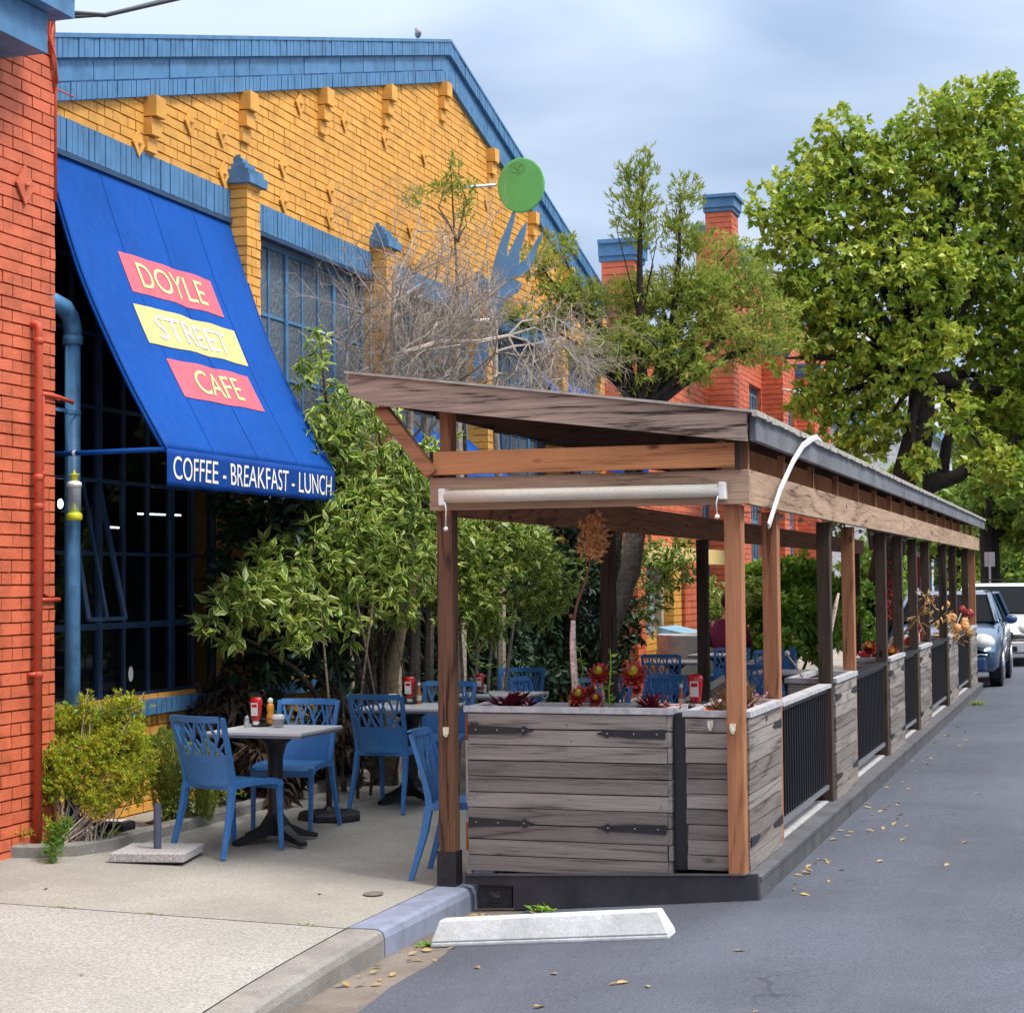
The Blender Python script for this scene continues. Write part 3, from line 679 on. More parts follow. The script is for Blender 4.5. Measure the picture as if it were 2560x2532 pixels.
for y in (AW0 + .01, AW1 - .01): mb.tube([tuple(Vector(awn(y, i / 10)) - Vector((.02, 0, .01))) for i in range(11)], .015, 8)
mb.build('frame', M_AWN, aw, smooth=True)
MB().lathe([(.019, -.01), (.02, .01)], (-6.37, AW0 + .01, 2.607), 10, Matrix.Rotation(R(90), 3, 'Y')).build('clip', M_WHT, aw)
for (name, y0, y1, t0, t1, pm, lm, tx, ty0, ty1, lt0, lt1) in (
        ('DOYLE', 11.07, 12.43, .30, .437, M_PINK, M_PALEY, 'DOYLE', 11.24, 12.20, .325, .413),
        ('STREET', 11.01, 12.51, .482, .616, M_CREAM, M_WHITE, 'STREET', 11.21, 12.27, .508, .592),
        ('CAFE', 11.155, 12.395, .662, .797, M_PINK, M_PALEY, 'CAFE', 11.44, 12.12, .688, .772)):
    p = MB().grid(lambda u, v: awn(y0 + (y1 - y0) * u, t1 - (t1 - t0) * v, .0065), 14, 6).build('sign_panel', pm, aw, smooth=True)
    vs, fs = text_polys(tx)
    mb = MB(); mb.add([awn(ty0 + (ty1 - ty0) * a, lt1 - (lt1 - lt0) * b, .011) for a, b in vs], fs); mb.build('lettering', lm, p, smooth=False)
vs, fs = text_polys('COFFEE - BREAKFAST - LUNCH')
mb = MB(); mb.add([val(10.57 + 2.56 * a, .80 - .62 * b, .006) for a, b in vs], fs); mb.build('lettering', M_WHITE, aw)
# two further plain awnings
def small_awning(y0, y1, z0, z1, label):
    a = thing('awning', label, 'awning', (0, 0, 0), group='plain blue awnings further down the facade')
    MB().grid(lambda u, v: (WX + .85 * v - .04 * math.sin(math.pi * v), y0 + (y1 - y0) * u, z1 - (z1 - z0) * v), 8, 8).build('canopy', M_AWN, a, smooth=True, thick=.004)
    MB().grid(lambda u, v: (WX + .855, y0 + (y1 - y0) * u, z0 - .22 * v), 8, 1).build('valance', M_AWNV, a, thick=.003)
small_awning(16.6, 19.0, 2.6, 3.3, 'plain blue awning half hidden behind the parklet roof and shrub')
small_awning(21.7, 23.8, 3.3, 4.3, 'blue awning seen under the green tree beyond the dead twigs')

# ------------------------------------------------------------------ olive and fork sculpture
sc = thing('projecting_sculpture', 'blue metal fork sculpture holding up a round green disc beside the gable', 'sculpture', (0, 0, 0))
def Q(u, v, y=18.5):
    d = rt * ((u - 1280) / 4600) - up * ((v - 1266) / 4600) - bk; t = y / d.y; p = Vector((0, 0, 1.75)) + d * t; return p
c = Q(1303, 464)
ax = Matrix.Rotation(R(90), 3, 'X')
MB().lathe([(.235, -.016), (.245, -.012), (.245, .012), (.235, .016)], (0, 0, 0), 48, ax).build('disc', M_GREEN, sc, loc=c).scale = (1.06, 1, 1.2)
mb = MB(); mb.tube([(.085 * math.cos(a), -.020, .055 * math.sin(a)) for a in [i * math.pi / 12 for i in range(25)]], .0022, 5, False)
mb.bar((-.045, -.02, .012), (-.01, -.02, -.008), .012, .003, (0, 1, 0)); mb.bar((.01, -.02, .015), (.05, -.02, .022), .010, .003, (0, 1, 0)); mb.bar((-.01, -.02, -.03), (.02, -.02, -.022), .012, .003, (0, 1, 0))
mb.build('emblem', flat('olive_mark', (.12, .25, .06)), sc, loc=c + Vector((-.035, 0, .19)))
def cpt(u, v): return Q(1200 + u * .3207, 370 + v * .3207)
hand = [(262, 490), (250, 505), (205, 620), (150, 750), (105, 900), (88, 1000), (70, 1080), (60, 1250), (10, 1420), (-40, 1600), (-70, 1800), (20, 1800), (50, 1650), (110, 1450), (150, 1250), (190, 1200), (215, 1170), (300, 1120), (325, 1060), (250, 1010), (340, 985), (385, 950), (415, 880), (440, 790), (480, 700), (492, 652), (450, 700), (400, 790), (355, 865), (302, 915), (310, 800), (345, 700), (366, 575), (320, 625), (275, 710), (232, 800), (208, 868), (210, 780), (235, 680), (258, 590), (272, 505)]
MB().prism([cpt(*p) for p in hand], (0, .018, 0)).build('fork', M_SCUL, sc)
a = Q(1240, 463); MB().tube([a, a + Vector((-1.0, 0, 0)), ], .016, 10).build('bracket', M_METAL, sc, smooth=True)
a2 = Q(1225, 800); MB().tube([a2, Vector((WX, a2.y, a2.z))], .02, 8).build('bracket', M_METAL, sc, smooth=True)

# ------------------------------------------------------------------ far red building and beyond
fb = thing('far_brick_building', 'red and yellow brick building with stepped towers beyond the cafe', 'building', (0, 0, 0))
def bigbricks(mb, X, y0, y1, z0, z1, ops=()):
    mb2 = MB(); wall_minus(mb, X - .3, X - .012, y0, y1, z0, z1, ops); bricks_x(mb, X, y0, y1, z0, z1, ops, Hc=.102, L=.28, prot=.016, seed=int(y0))
mb = MB(); OPS = [(31.2, 32.2, .8, 4.2), (35.75, 37.05, 1.2, 5.6), (39.95, 41.3, 1.2, 5.6), (43, 44.4, 1.2, 5.6)]
bigbricks(mb, WX, 26.35, 31.0, 2.25, 5.4); bigbricks(mb, WX, 31.0, 32.4, 0, 5.4, OPS); bigbricks(mb, WX, 32.41, 47, 0, 8.0, OPS); mb.box(-16, WX - .31, 46.7, 47, 0, 8)
for x0 in range(0, 1): pass
bpart(mb, 'wall', M_RED, fb)
mb = MB(); mb.box(WX - .4, WX + .05, 27.2, 30.98, 5.41, 5.6); mb.box(WX - .4, WX + .08, 32.5, 47.1, 8.01, 8.15); mb.box(WX - .4, WX + .03, 32.5, 47.05, 7.7, 8.0); bpart(mb, 'wall_coping', M_BLU, fb)
for (y, wd, top, m) in ((24.75, .5, 6.2, M_RED), (31.9, .62, 8.25, M_RED), (36.95 + .2, .6, 6.3, M_RED), (41.5, .6, 6.3, M_RED)):
    mb = MB(); z = 0; i = 0
    while z < top:
        mb.box(WX - .02, WX + .45 + random.uniform(-.004, .004), y, y + wd * (.5 if i % 2 else .35) - .005, z, z + .087, .002); mb.box(WX - .02, WX + .45 + random.uniform(-.004, .004), y + wd * (.5 if i % 2 else .35) + .005, y + wd, z, z + .087, .002); z += .102; i += 1
    mb.box(WX - .02, WX + .43, y + .015, y + wd - .015, 0, top)
    p = bpart(mb, 'tower', m, fb); m2 = MB()
    for (e, z0, z1) in ((.03, 0, .07), (.06, .07, .24), (.10, .24, .30)): m2.box(WX - .05, WX + .45 + e, y - e, y + wd + e, top + z0 + .002, top + z1)
    m2.build('tower_cap', M_BLU, p)
# street level front of bays seen through the parklet
def col(y0, y1, m, x1, z1=2.3, name='pillar'):
    mb = MB(); z = 0; i = 0
    while z < z1: mb.box(WX - .02, WX + x1 + random.uniform(-.004, .004), y0, (y0 + y1) / 2 - .004, z, z + .09, .002); mb.box(WX - .02, WX + x1, (y0 + y1) / 2 + .004, y1, z, z + .09, .002); z += .102
    mb.box(WX - .02, WX + x1 - .015, y0 + .014, y1 - .014, 0, z1); bpart(mb, name, m, fb)
col(25.3, 26.85, M_YEL, .22, .92, 'low_wall'); col(26.97, 27.5, M_YEL, .45, 1.99); col(27.55, 28.5, M_RED, .5, 1.98); col(32.42, 32.9, M_YEL, .2, 4.4)
bpart(MB().box(WX - .02, WX + .47, 25.3, 31.0, 2.0, 2.24), 'entrance_beam', M_CREAM, fb)
mb = MB(); mb.box(WX + .05, WX + .10, 25.3, 26.78, .93, 1.99)
for y in (25.35, 25.85, 26.3, 26.68): mb.box(WX + .10, WX + .16, y, y + .06, .93, 1.99)
for k in range(6): mb.box(WX + .17, WX + .24, 26.1, 26.6, .98 + k * .17, 1.06 + k * .17)
bpart(mb, 'louvred_door', painted('grey_blue_door', (.25, .33, .42)), fb)
bpart(MB().box(WX + .17, WX + .3, 26.80, 26.95, .1, 1.99), 'door_post', painted('pale_wood_post', (.42, .36, .28)), fb)
for o_ in OPS:
    mb = MB(); X = WX - .1; y0, y1, z0, z1 = o_
    n = round((y1 - y0) / .3)
    for i in range(n + 1): mb.box(X - .02, X + .03, y0 + (y1 - y0) * i / n - .03, y0 + (y1 - y0) * i / n + .03, z0, z1)
    z = z0
    while z <= z1: mb.box(X - .02, X + .02, y0, y1, z - .03, z + .03); z += .85
    f = bpart(mb, 'window', painted('pale_blue_frame', (.16, .25, .36)), fb); bpart(MB().box(X - .005, X + .005, y0, y1, z0, z1), 'pane', M_GLASS, f)
mb = MB(); mb.lathe([(.09, .0), (.10, .05), (.10, .12), (.06, .16)], (0, 0, 0), 14); mb.ball((0, 0, -.01), .075, 12, 8); mb.bar((0, 0, .1), (-.3, 0, .16), .04, .04)
o = mb.build('security_camera', M_WHT, smooth=True); o.location = (-5.85, 37.0, 5.42); tag(o, 'white dome security camera on a red brick pier', 'camera')
# utility box, drum wall and ramp wall
o = MB().box(-6.1, -5.45, 25.7, 26.9, .84, 1.08); o.v = [(x, y, z - (.16 if x > -5.6 and z > 1 else 0)) for x, y, z in o.v]
tag(o.build('hinged_bin_lid', painted('sky_blue_metal', (.20, .38, .50))), 'sloped sky blue metal lid against the yellow low wall', 'lid')
tag(MB().lathe([(.72, 0), (.72, .93), (.70, .94)], (-5.35, 25.6, .05), 40).build('round_planter', painted('pale_grey_render', (.40, .41, .42)), smooth=False), 'large pale grey round planter beyond the dining chairs', 'planter')
mb = MB(); mb.prism([(-4.25, 17.8, 0), (-4.25, 25, 0), (-4.25, 25, .80), (-4.25, 22.5, .73), (-4.25, 17.8, .42)], (.14, 0, 0))
tag(mb.build('ramp_wall', M_CURB), 'low sloping grey concrete ramp wall behind the parklet', 'wall')
# white building far down the street
wb = thing('white_building', 'white building with blue trim glimpsed below the street tree crown', 'building', (0, 0, 0))
mb = MB(); mb.box(-16, -6.4, 66, 84, 0, 10.2); mb.build('wall', painted('white_render', (.66, .66, .66)), wb)
mb = MB(); mb.box(-16.1, -6.1, 65.8, 84, 7.2, 7.6); mb.build('trim', M_SCUL, wb)
mb = MB(); mb.box(-13, -9, 70, 76, 10.2, 12.5); [mb.tube([(-8 - k, 67, 10.2), (-8 - k, 67, 12.0)], .05, 6) for k in range(5)]; mb.tube([(-12, 67, 11.9), (-7, 67, 11.9)], .05, 6); mb.build('roof_plant', painted('grey_roof_kit', (.5, .52, .55)), wb)
for k in range(5):
    for j in range(2):
        f = MB().box(-6.42, -6.36, 67.5 + k * 3.2, 69.3 + k * 3.2, 1.2 + j * 3.6, 3.2 + j * 3.6).build('window', M_BLUD, wb)
# unseen low building across the street, added to darken window reflections
ob = thing('street_warehouse', 'low plain warehouse across the street outside the picture', 'building', (0, 0, 0))
mb = MB(); mb.box(11, 20, -30, 90, 0, 4.5); mb.build('wall', painted('tan_render', (.30, .27, .24)), ob)
mb = MB(); [mb.box(10.95, 11.0, y, y + 3, .8, 3) for y in range(-28, 88, 6)]; mb.build('window_band', M_BLUD, ob)
sheet('opposite_sidewalk', [6.5, 11.2], [-30, 90], lambda x, y: .12, M_CONC, 'sidewalk on the other side of the street')
# ------------------------------------------------------------------ parklet
pk = thing('parklet', 'long brown timber dining parklet with a sloping roof along the curb', 'parklet', (0, 0, 0))
Y0, Y1 = 10.04, 29.25
def pb(mb, name, mat, **k): return mb.build(name, mat, pk, **k)
pb(MB().box(-3.46, -1.87, 10.35, Y1, .03, .125), 'deck', M_DARKW[1])
mb = MB(); mb.prism([(-3.24, Y0 - .01, -.115), (-1.84, Y0 - .01, -.004), (-1.84, Y0 - .01, .142), (-3.53, Y0 - .01, .075), (-3.53, Y0 - .01, .02), (-3.24, Y0 - .01, .02)], (0, .04, 0))
mb.tube([(-3.52, Y0 - .02, .07), (-1.9, Y0 - .02, .135)], .006, 6)
pb(mb, 'front_fascia', M_DECKF)
mb = MB(); mb.box(-3.46, -3.26, Y0 + .02, Y0 + .05, -.11, .02); mb.box(-3.44, -3.28, Y0 + .012, Y0 + .02, -.10, -.09); mb.ball((-3.36, Y0 + .015, -.05), (.05, .012, .035), 9, 6, .25); pb(mb, 'dark_drain_opening', M_CAST)  # dark plate stands for the shaded pipe opening, with some debris in it
mb = MB(); mb.box(-1.86, -1.825, Y0 - .005, Y1, -.02, .105); mb.prism([(-1.93, Y0, .142), (-1.818, Y0, .128), (-1.818, Y0, .1055), (-1.93, Y0, .1055)], (0, Y1 - Y0, 0)); pb(mb, 'side_fascia', M_DECKG)
OUT = [(10.035, 0), (11.20, 0), (13.44, 1), (14.76, 0), (17.0, 1), (18.42, 2), (19.9, 1), (21.35, 2), (23.72, 1), (25.3, 2), (27.6, 1), (29.1, 0)]
for (y, k) in OUT:
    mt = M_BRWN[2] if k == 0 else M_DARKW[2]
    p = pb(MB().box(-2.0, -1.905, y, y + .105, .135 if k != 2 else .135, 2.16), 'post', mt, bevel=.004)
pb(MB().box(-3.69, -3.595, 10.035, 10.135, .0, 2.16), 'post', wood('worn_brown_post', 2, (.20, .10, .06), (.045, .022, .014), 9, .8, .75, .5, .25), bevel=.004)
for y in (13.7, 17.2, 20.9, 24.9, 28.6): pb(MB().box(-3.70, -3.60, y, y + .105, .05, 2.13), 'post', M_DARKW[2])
mb = MB(); mb.box(-3.70, -3.585, 10.028, 10.14, .005, .20); [mb.ball((x, 10.027, z), .008, 6, 4) for x, z in ((-3.655, .05), (-3.625, .10), (-3.655, .15), (-3.63, .17))]; pb(mb, 'post_bracket', M_BLK)
pb(MB().box(-3.665, -3.595, 10.03, 10.12, 2.36, 2.80), 'post_extension', M_BRWN[2])
# beams
pb(MB().box(-3.715, -1.845, 9.99, 10.03, 2.163, 2.352), 'front_beam', M_TAN[0], bevel=.004)
pb(MB().box(-3.68, -1.92, 9.955, 9.988, 2.366, 2.50), 'front_board', M_ORNG, bevel=.003)
pb(MB().box(-1.918, -1.885, 9.96, 9.99, 2.356, 2.50), 'corner_block', M_DARKW[2])
for a, b in ((10.031, 16.2), (16.204, 22.7), (22.704, 29.3)): pb(MB().box(-1.885, -1.845, a, b, 2.16, 2.352, 0), 'side_beam', M_TAN[1], bevel=.004)
pb(MB().box(-3.645, -3.60, 10.031, 29.2, 2.13, 2.34), 'inner_beam', M_BRWN[1])
pb(MB().box(-3.715, -3.66, 9.99, 10.09, 2.356, 2.50), 'corner_block', M_DARKW[2])
# rafters
def zr(x): return 2.655 + (-1.83 - x) * .1315
mb = MB()
def rafter(y, mat, x0=-4.16, x1=-1.835, h=.145, w_=.04, nm='rafter'):
    m = MB().hexa([(x0, y, zr(x0) - h), (x1, y, zr(x1) - h), (x0, y + w_, zr(x0) - h), (x1, y + w_, zr(x1) - h), (x0, y, zr(x0)), (x1, y, zr(x1)), (x0, y + w_, zr(x0)), (x1, y + w_, zr(x1))])
    # bevelled lower tail at the high end
    pb(m, nm, mat)
m = MB(); y = 9.87; x0, x1 = -4.17, -1.835
m.prism([(x0, y, zr(x0) - .12), (x0 + .18, y, zr(x0 + .18) - .165), (x1, y, zr(x1) - .158), (x1, y, zr(x1)), (x0, y, zr(x0))], (0, .04, 0))
M_RAFT = wood('black_brown_weathered_rafter', 0, (.54, .41, .33), (.05, .032, .026), 8, .8, .8, .8, .1, stain=.3, fine=85)
pb(m, 'rafter', M_RAFT)
yy = 10.11
YR = []
while yy < 29.2: YR.append(yy); yy += 1.2
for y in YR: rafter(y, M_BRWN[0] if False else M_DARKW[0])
for y in YR: pb(MB().box(-1.915, -1.875, y, y + .045, 2.353, 2.51), 'rafter_block', M_BRWN[2])
for a, b in zip(YR[:-1], YR[1:]): pb(MB().box(-2.06, -2.035, a + .04, b, 2.35, 2.53), 'blocking', M_ORNG)
pb(MB().hexa([(-4.23, 9.85, zr(-4.23) + .062), (-1.775, 9.85, zr(-1.775) + .004), (-4.23, 29.9, zr(-4.23) + .062), (-1.775, 29.9, zr(-1.775) + .004), (-4.23, 9.85, zr(-4.23) + .074), (-1.775, 9.85, zr(-1.775) + .018), (-4.23, 29.9, zr(-4.23) + .074), (-1.775, 29.9, zr(-1.775) + .018)]) if False else
   MB().hexa([(-4.19, 9.85, zr(-4.19) + .002), (-1.775, 9.85, zr(-1.775) + .002), (-4.19, 29.9, zr(-4.19) + .002), (-1.775, 29.9, zr(-1.775) + .002), (-4.19, 9.85, zr(-4.19) + .016), (-1.775, 9.85, zr(-1.775) + .016), (-4.19, 29.9, zr(-4.19) + .016), (-1.775, 29.9, zr(-1.775) + .016)]), 'roof_deck', M_ROOF)
for a, b in ((9.93, 20.1), (20.104, 29.9)): pb(MB().box(-1.832, -1.795, a, b, 2.505, 2.652), 'roof_fascia', M_FASC, bevel=.003)
mb = MB()                                            # ragged felt edge
for i in range(200):
    y = 9.84 + i * .1003; mb.box(-1.80 - random.uniform(0, .01), -1.776 + random.uniform(0, .006), y, y + .1, 2.638 - random.uniform(0, .012), 2.6575 + random.uniform(0, .004))
pb(mb, 'roof_edge', M_ROOF)
pb(MB().box(-4.175, -4.165, 9.92, 29.9, zr(-4.2) - .13, zr(-4.2)), 'high_fascia', M_DARKW[1])
pb(MB().bar((-4.0, 9.95, zr(-4.0) - .17), (-3.68, 9.95, 2.37), .07, .075, (0, 1, 0)), 'brace', M_BRWN[0])
for x in (-2.6, -3.2): pb(MB().box(x, x + .09, 13.95, 29.5, 2.37 + (-1.83 - x) * .1315 * .8, 2.50 + (-1.83 - x) * .1315 * .8), 'purlin', M_BRWN[1])
mb = MB(); z = 0
bulbs = []
for i in range(16):
    y = 10.6 + i * 1.1; mb.tube([(-2.7, y, 2.32), (-2.7, y + .55, 2.27), (-2.7, y + 1.1, 2.32)], .004, 4); mb.ball((-2.7, y, 2.29), .022, 8, 6)
pb(mb, 'string_lights', M_CLEAT)
# roller blind
t = thing('roller_blind', 'cream rolled up mesh blind under the front beam of the parklet', 'blind', (-2.8, 9.94, 2.238))
A90 = Matrix.Rotation(R(90), 3, 'Y')
MB().lathe([(.036, -.80), (.0365, -.4), (.036, 0), (.0365, .4), (.036, .80)], (0, 0, 0), 20, A90).build('roll', M_BLIND, t, smooth=True)
for s in (-1, 1):
    MB().box(s * .815 - .017, s * .815 + .017, -.035, .048, -.05, .045).build('end_cap', M_WHT, t, bevel=.004)
for s, l in ((-1, .14), (1, .10)):
    MB().tube([(s * .795, -.03, -.03), (s * .785, -.035, -.07), (s * .788, -.03, -.03 - l)], .004, 6).ball((s * .788, -.03, -.045 - l), .014, 10, 7).build('pull_cord', M_WHT, t, smooth=True)
# loose white strip hanging from the roof edge
pts = [(-1.79, 12.35, 2.66), (-1.775, 12.05, 2.672), (-1.762, 11.75, 2.64), (-1.758, 11.35, 2.57), (-1.758, 10.95, 2.445), (-1.76, 10.5, 2.26), (-1.765, 10.13, 2.045)]
mb = MB(); sm = []
for i in range(len(pts) - 1):
    for k in range(4): sm.append(tuple(Vector(pts[i]).lerp(Vector(pts[i + 1]), k / 4)))
sm.append(pts[-1]); mb.sweep(sm, .010, .026, (1, 0, 0)); mb.sweep([(x - .005, y, z) for x, y, z in sm], .005, .040, (1, 0, 0))
tag(mb.build('hanging_strip', M_WHT, smooth=False), 'loose white plastic strip curling down from the parklet roof edge', 'strip')
# cleats
def cleat():
    t = thing('blind_cleat', '', 'cleat', (0, 0, 0), group='cream cleats for the blind cords')
    MB().prism([(-.016, 0, .028), (.018, 0, .028), (.016, 0, -.005), (.007, 0, -.028), (-.006, 0, -.028), (-.016, 0, 0)], (0, -.012, 0)).build('plate', M_CLEAT, t)
    MB().bar((0, -.012, 0), (0, -.03, -.004), .012, .014).bar((0, -.03, -.015), (0, -.03, .018), .012, .012).build('hook', M_CLEAT, t); return t
c0 = cleat(); c0.location = (-3.64, 10.034, .885); c0['label'] = 'cream cleat on the left front post beside the blue chair'; 
dup(c0, 'cream cleat on the grey boards between the two right posts', (-2.105, 10.108, .94)); dup(c0, 'cream cleat on the corner post at planter rim height', (-1.965, 10.033, .93))

# ------------------------------------------------------------------ planters
def planter_body(t, x0, x1, y0, y1, top, front=True, side=True, hinges=()):
    mn = MB(); base = .09 if x1 - x0 > 1 else .14; n = 10; h = (top - .035 - base) / n
    mf, ms = MB(), MB()
    for i in range(n):
        z = base + i * h; e = random.uniform(-.012, .012) if i % 2 else random.uniform(-.004, .004)
        mf.box(x0 + random.uniform(0, .012), x1 - .021 + e * .5, y0 - random.uniform(0, .005), y0 + .02, z + random.uniform(-.001, .001), z + h - random.uniform(.005, .008), .0016)
        ms.box(x1 - .02, x1 + random.uniform(0, .005), y0 + .001 + abs(e) * .3, y1 - random.uniform(0, .012), z, z + h - random.uniform(.005, .008), .0016)
        if x1 - x0 > 1:
            for xx in (x0 + .04, x1 - .06, x0 + .62): mn.ball((xx + random.uniform(-.015, .015), y0 - .004, z + h * random.choice((.3, .6))), .0045, 6, 4)
    MB().box(x0, x1 - .02, y1 - .02, y1, base, top - .04).build('back_board', M_GREYW[0], t)
    mf.add(mn.v, mn.f); mf.build('front_boards', M_GREYW[0], t); MB().box(x0, x0 + .02, y0 + .021, y1 - .021, base, top - .04).build('inner_board', M_GREYW[1], t); ms.build('side_boards', M_GREYW[1], t)
    mb = MB(); o = .014
    mb.box(x0 - o, x1 + o, y0 - o, y0 + .045, top - .034, top, .001); mb.box(x0 - o, x1 + o, y1 - .045, y1 + o, top - .034, top, .001)
    mb.box(x0 - o, x0 + .045, y0 + .046, y1 - .046, top - .036, top - .002); mb.box(x1 - .045, x1 + o, y0 + .046, y1 - .046, top - .036, top - .002)
    mb.build('rim', M_RAIL, t)
    sb = MB(); sb.grid(lambda u, v: (x0 + .02 + (x1 - x0 - .04) * u, y0 + .02 + (y1 - y0 - .04) * v, top - .05 + .015 * mnoise.noise((u * 9, v * 9, x0))), 10, 10); sb.build('soil', M_SOIL, t)
    MB().box(x0 + .012, x1 - .022, y0 + .021, y0 + .03, base, top - .04).box(x1 - .03, x1 - .021, y0 + .03, y1 - .03, base, top - .04).build('liner', M_BLK, t)
def strap(t, x, y, z, L, d):
    mb = MB(); e = .006
    mb.prism([(x, y, z - .027), (x + d * L * .78, y, z - .016), (x + d * L * .78, y, z + .016), (x, y, z + .027)][::d], (0, -e, 0))
    mb.prism([(x + d * L * .76, y, z), (x + d * L * .84, y, z + .026), (x + d * L * .92, y, z + .010), (x + d * L, y, z), (x + d * L * .92, y, z - .010), (x + d * L * .84, y, z - .026)], (0, -e, 0))
    mb.build('strap_hinge', M_BLK, t)
    m2 = MB(); [m2.ball((x + d * L * q, y - .006, z), .005, 6, 4) for q in (.12, .45, .84)]; m2.build('screws', M_METAL, t)
t = thing('planter_box', 'wide weathered grey plank planter across the front of the parklet with black strap hinges', 'planter', (0, 0, 0), group='grey plank planters')
planter_body(t, -3.545, -2.335, 10.12, 10.50, 1.03)
for z in (.93 - .045, .935 - .58):
    strap(t, -3.535, 10.116, z + .01, .40, 1); strap(t, -2.365, 10.116, z, .40, -1)
pb(MB().box(-2.33, -2.255, 10.16, 10.30, .13, 1.0), 'gap_panel', M_BLK)
SP = [(10.12, 11.18, 'grey plank planter at the street corner of the parklet, holding pink flowers'), (13.56, 14.74, 'second grey street side planter with a bare leaning stalk'), (17.12, 18.40, 'third grey street side planter full of dark red succulents'),
      (20.02, 21.33, 'fourth grey street side planter behind the tan seed head'), (23.84, 25.28, 'fifth grey street side planter crowded with brown round succulents'), (27.72, 29.08, 'last grey street side planter before the parked cars')]
for i, (a, b, lab) in enumerate(SP):
    t = thing('planter_box', lab, 'planter', (0, 0, 0), group='grey plank planters')
    planter_body(t, -2.25, -1.895, a, b, 1.02)
    for z in (.88, .30):
        for (ya, d) in ((a + .01, 1), (b - .01, -1)):
            mb = MB()
            if i == 0 and d == 1 and z > .5: continue
            L = .3; mb.prism([(-1.893, ya, z - .027), (-1.893, ya + d * L * .8, z - .014), (-1.893, ya + d * L, z), (-1.893, ya + d * L * .8, z + .014), (-1.893, ya, z + .027)], (.006, 0, 0)); mb.build('strap_hinge', M_BLK, t)
# railings
GP = [(11.33, 13.40), (14.90, 16.96), (18.56, 19.86), (21.49, 23.68), (25.44, 27.56)]
names = ['nearest', 'second', 'third', 'fourth', 'farthest']
for i, (a, b) in enumerate(GP):
    t = thing('railing_panel', f'black picket railing panel in the {names[i]} gap between street side planters', 'railing', (0, 0, 0), group='black railings between planters')
    MB().box(-1.99, -1.90, a, b, .965, .99).build('top_rail', M_RAIL if i == 0 else M_BLK, t)
    mb = MB(); mb.box(-1.96, -1.93, a, b, .93, .962); mb.build('upper_bar', M_BLK, t)
    MB().box(-1.965, -1.925, a, b, .235, .265).build('bottom_rail', M_METAL, t); pb(MB().box(-2.06, -1.932, a, b, .126, .150), 'deck_edge_board', M_RAIL)
    y = a + .05
    while y < b - .03:
        MB().box(-1.953, -1.937, y, y + .016, .266, .93).build('picket', M_BLK, t); y += .098
# delineator behind the post
t = thing('delineator_post', 'slim white post with an orange band between the left post and the planter', 'post', (-3.585, 10.28, .04))
MB().lathe([(.022, 0), (.022, .9)], (0, 0, 0), 12).build('tube', M_WHT, t); MB().lathe([(.0235, .14), (.0235, .30)], (0, 0, 0), 12).build('band', flat('orange_band', (.75, .16, .02)), t); MB().lathe([(.0235, .78), (.0235, .93)], (0, 0, 0), 12).build('cap_band', flat('orange_cap', (.45, .12, .03)), t)
# ------------------------------------------------------------------ wheel stop
mb = MB(); a, b, c, d = -3.345, -2.09, 8.96, 9.12
def wz(x): return road_z(x) - .004
vs = [(a, c, wz(a)), (b, c, wz(b)), (a, d, wz(a)), (b, d, wz(b)), (a, c, wz(a) + .025), (b, c, wz(b) + .025), (a, d, wz(a) + .025), (b, d, wz(b) + .025)]
mb.hexa(vs); a2, b2 = a + .035, b - .06
mb.hexa([vs[4], vs[5], vs[6], vs[7], (a2, c + .035, wz(a) + .135), (b2, c + .035, wz(b) + .135), (a2, d - .035, wz(a) + .135), (b2, d - .035, wz(b) + .135)])
o = mb.build('wheel_stop', M_STOP, bevel=.008); tag(o, 'white painted concrete wheel stop on the asphalt in front of the parklet', 'wheel stop')

# ------------------------------------------------------------------ chairs
LAT = [(.04,0,.00,.6,.045),(.10,0,.02,.72,.04),(.10,.0,.20,1,.045),(.155,.45,.07,1,.03),(.30,0,.20,.52,.045),(.20,.52,.30,1,.035),(.25,.30,.11,.70,.03),(.31,0,.43,.55,.045),(.43,.55,.37,1,.035),(.43,.50,.53,1,.035),
       (.49,0,.35,.60,.045),(.38,.48,.28,.82,.03),(.60,0,.62,.52,.06),(.62,.5,.56,1,.035),(.62,.5,.72,1,.035),(.60,.10,.48,.48,.03),(.74,0,.91,.62,.045),(.86,.5,.79,1,.035),(.75,.0,.71,.6,.04),(.71,.55,.64,1,.03),(.94,0,.77,.38,.04),(.91,.6,.96,1,.03),(1.0,.42,.86,.12,.03)]
def back_pt(u, z, off=0.):                                    # u -1..1 across, z height
    k = (z - .44) / .43; y = -.205 - .115 * max(k, 0) ** 1.25 - .035 * (1 - u * u) + off; hw = .188 + .022 * k
    return (u * hw, y, z)
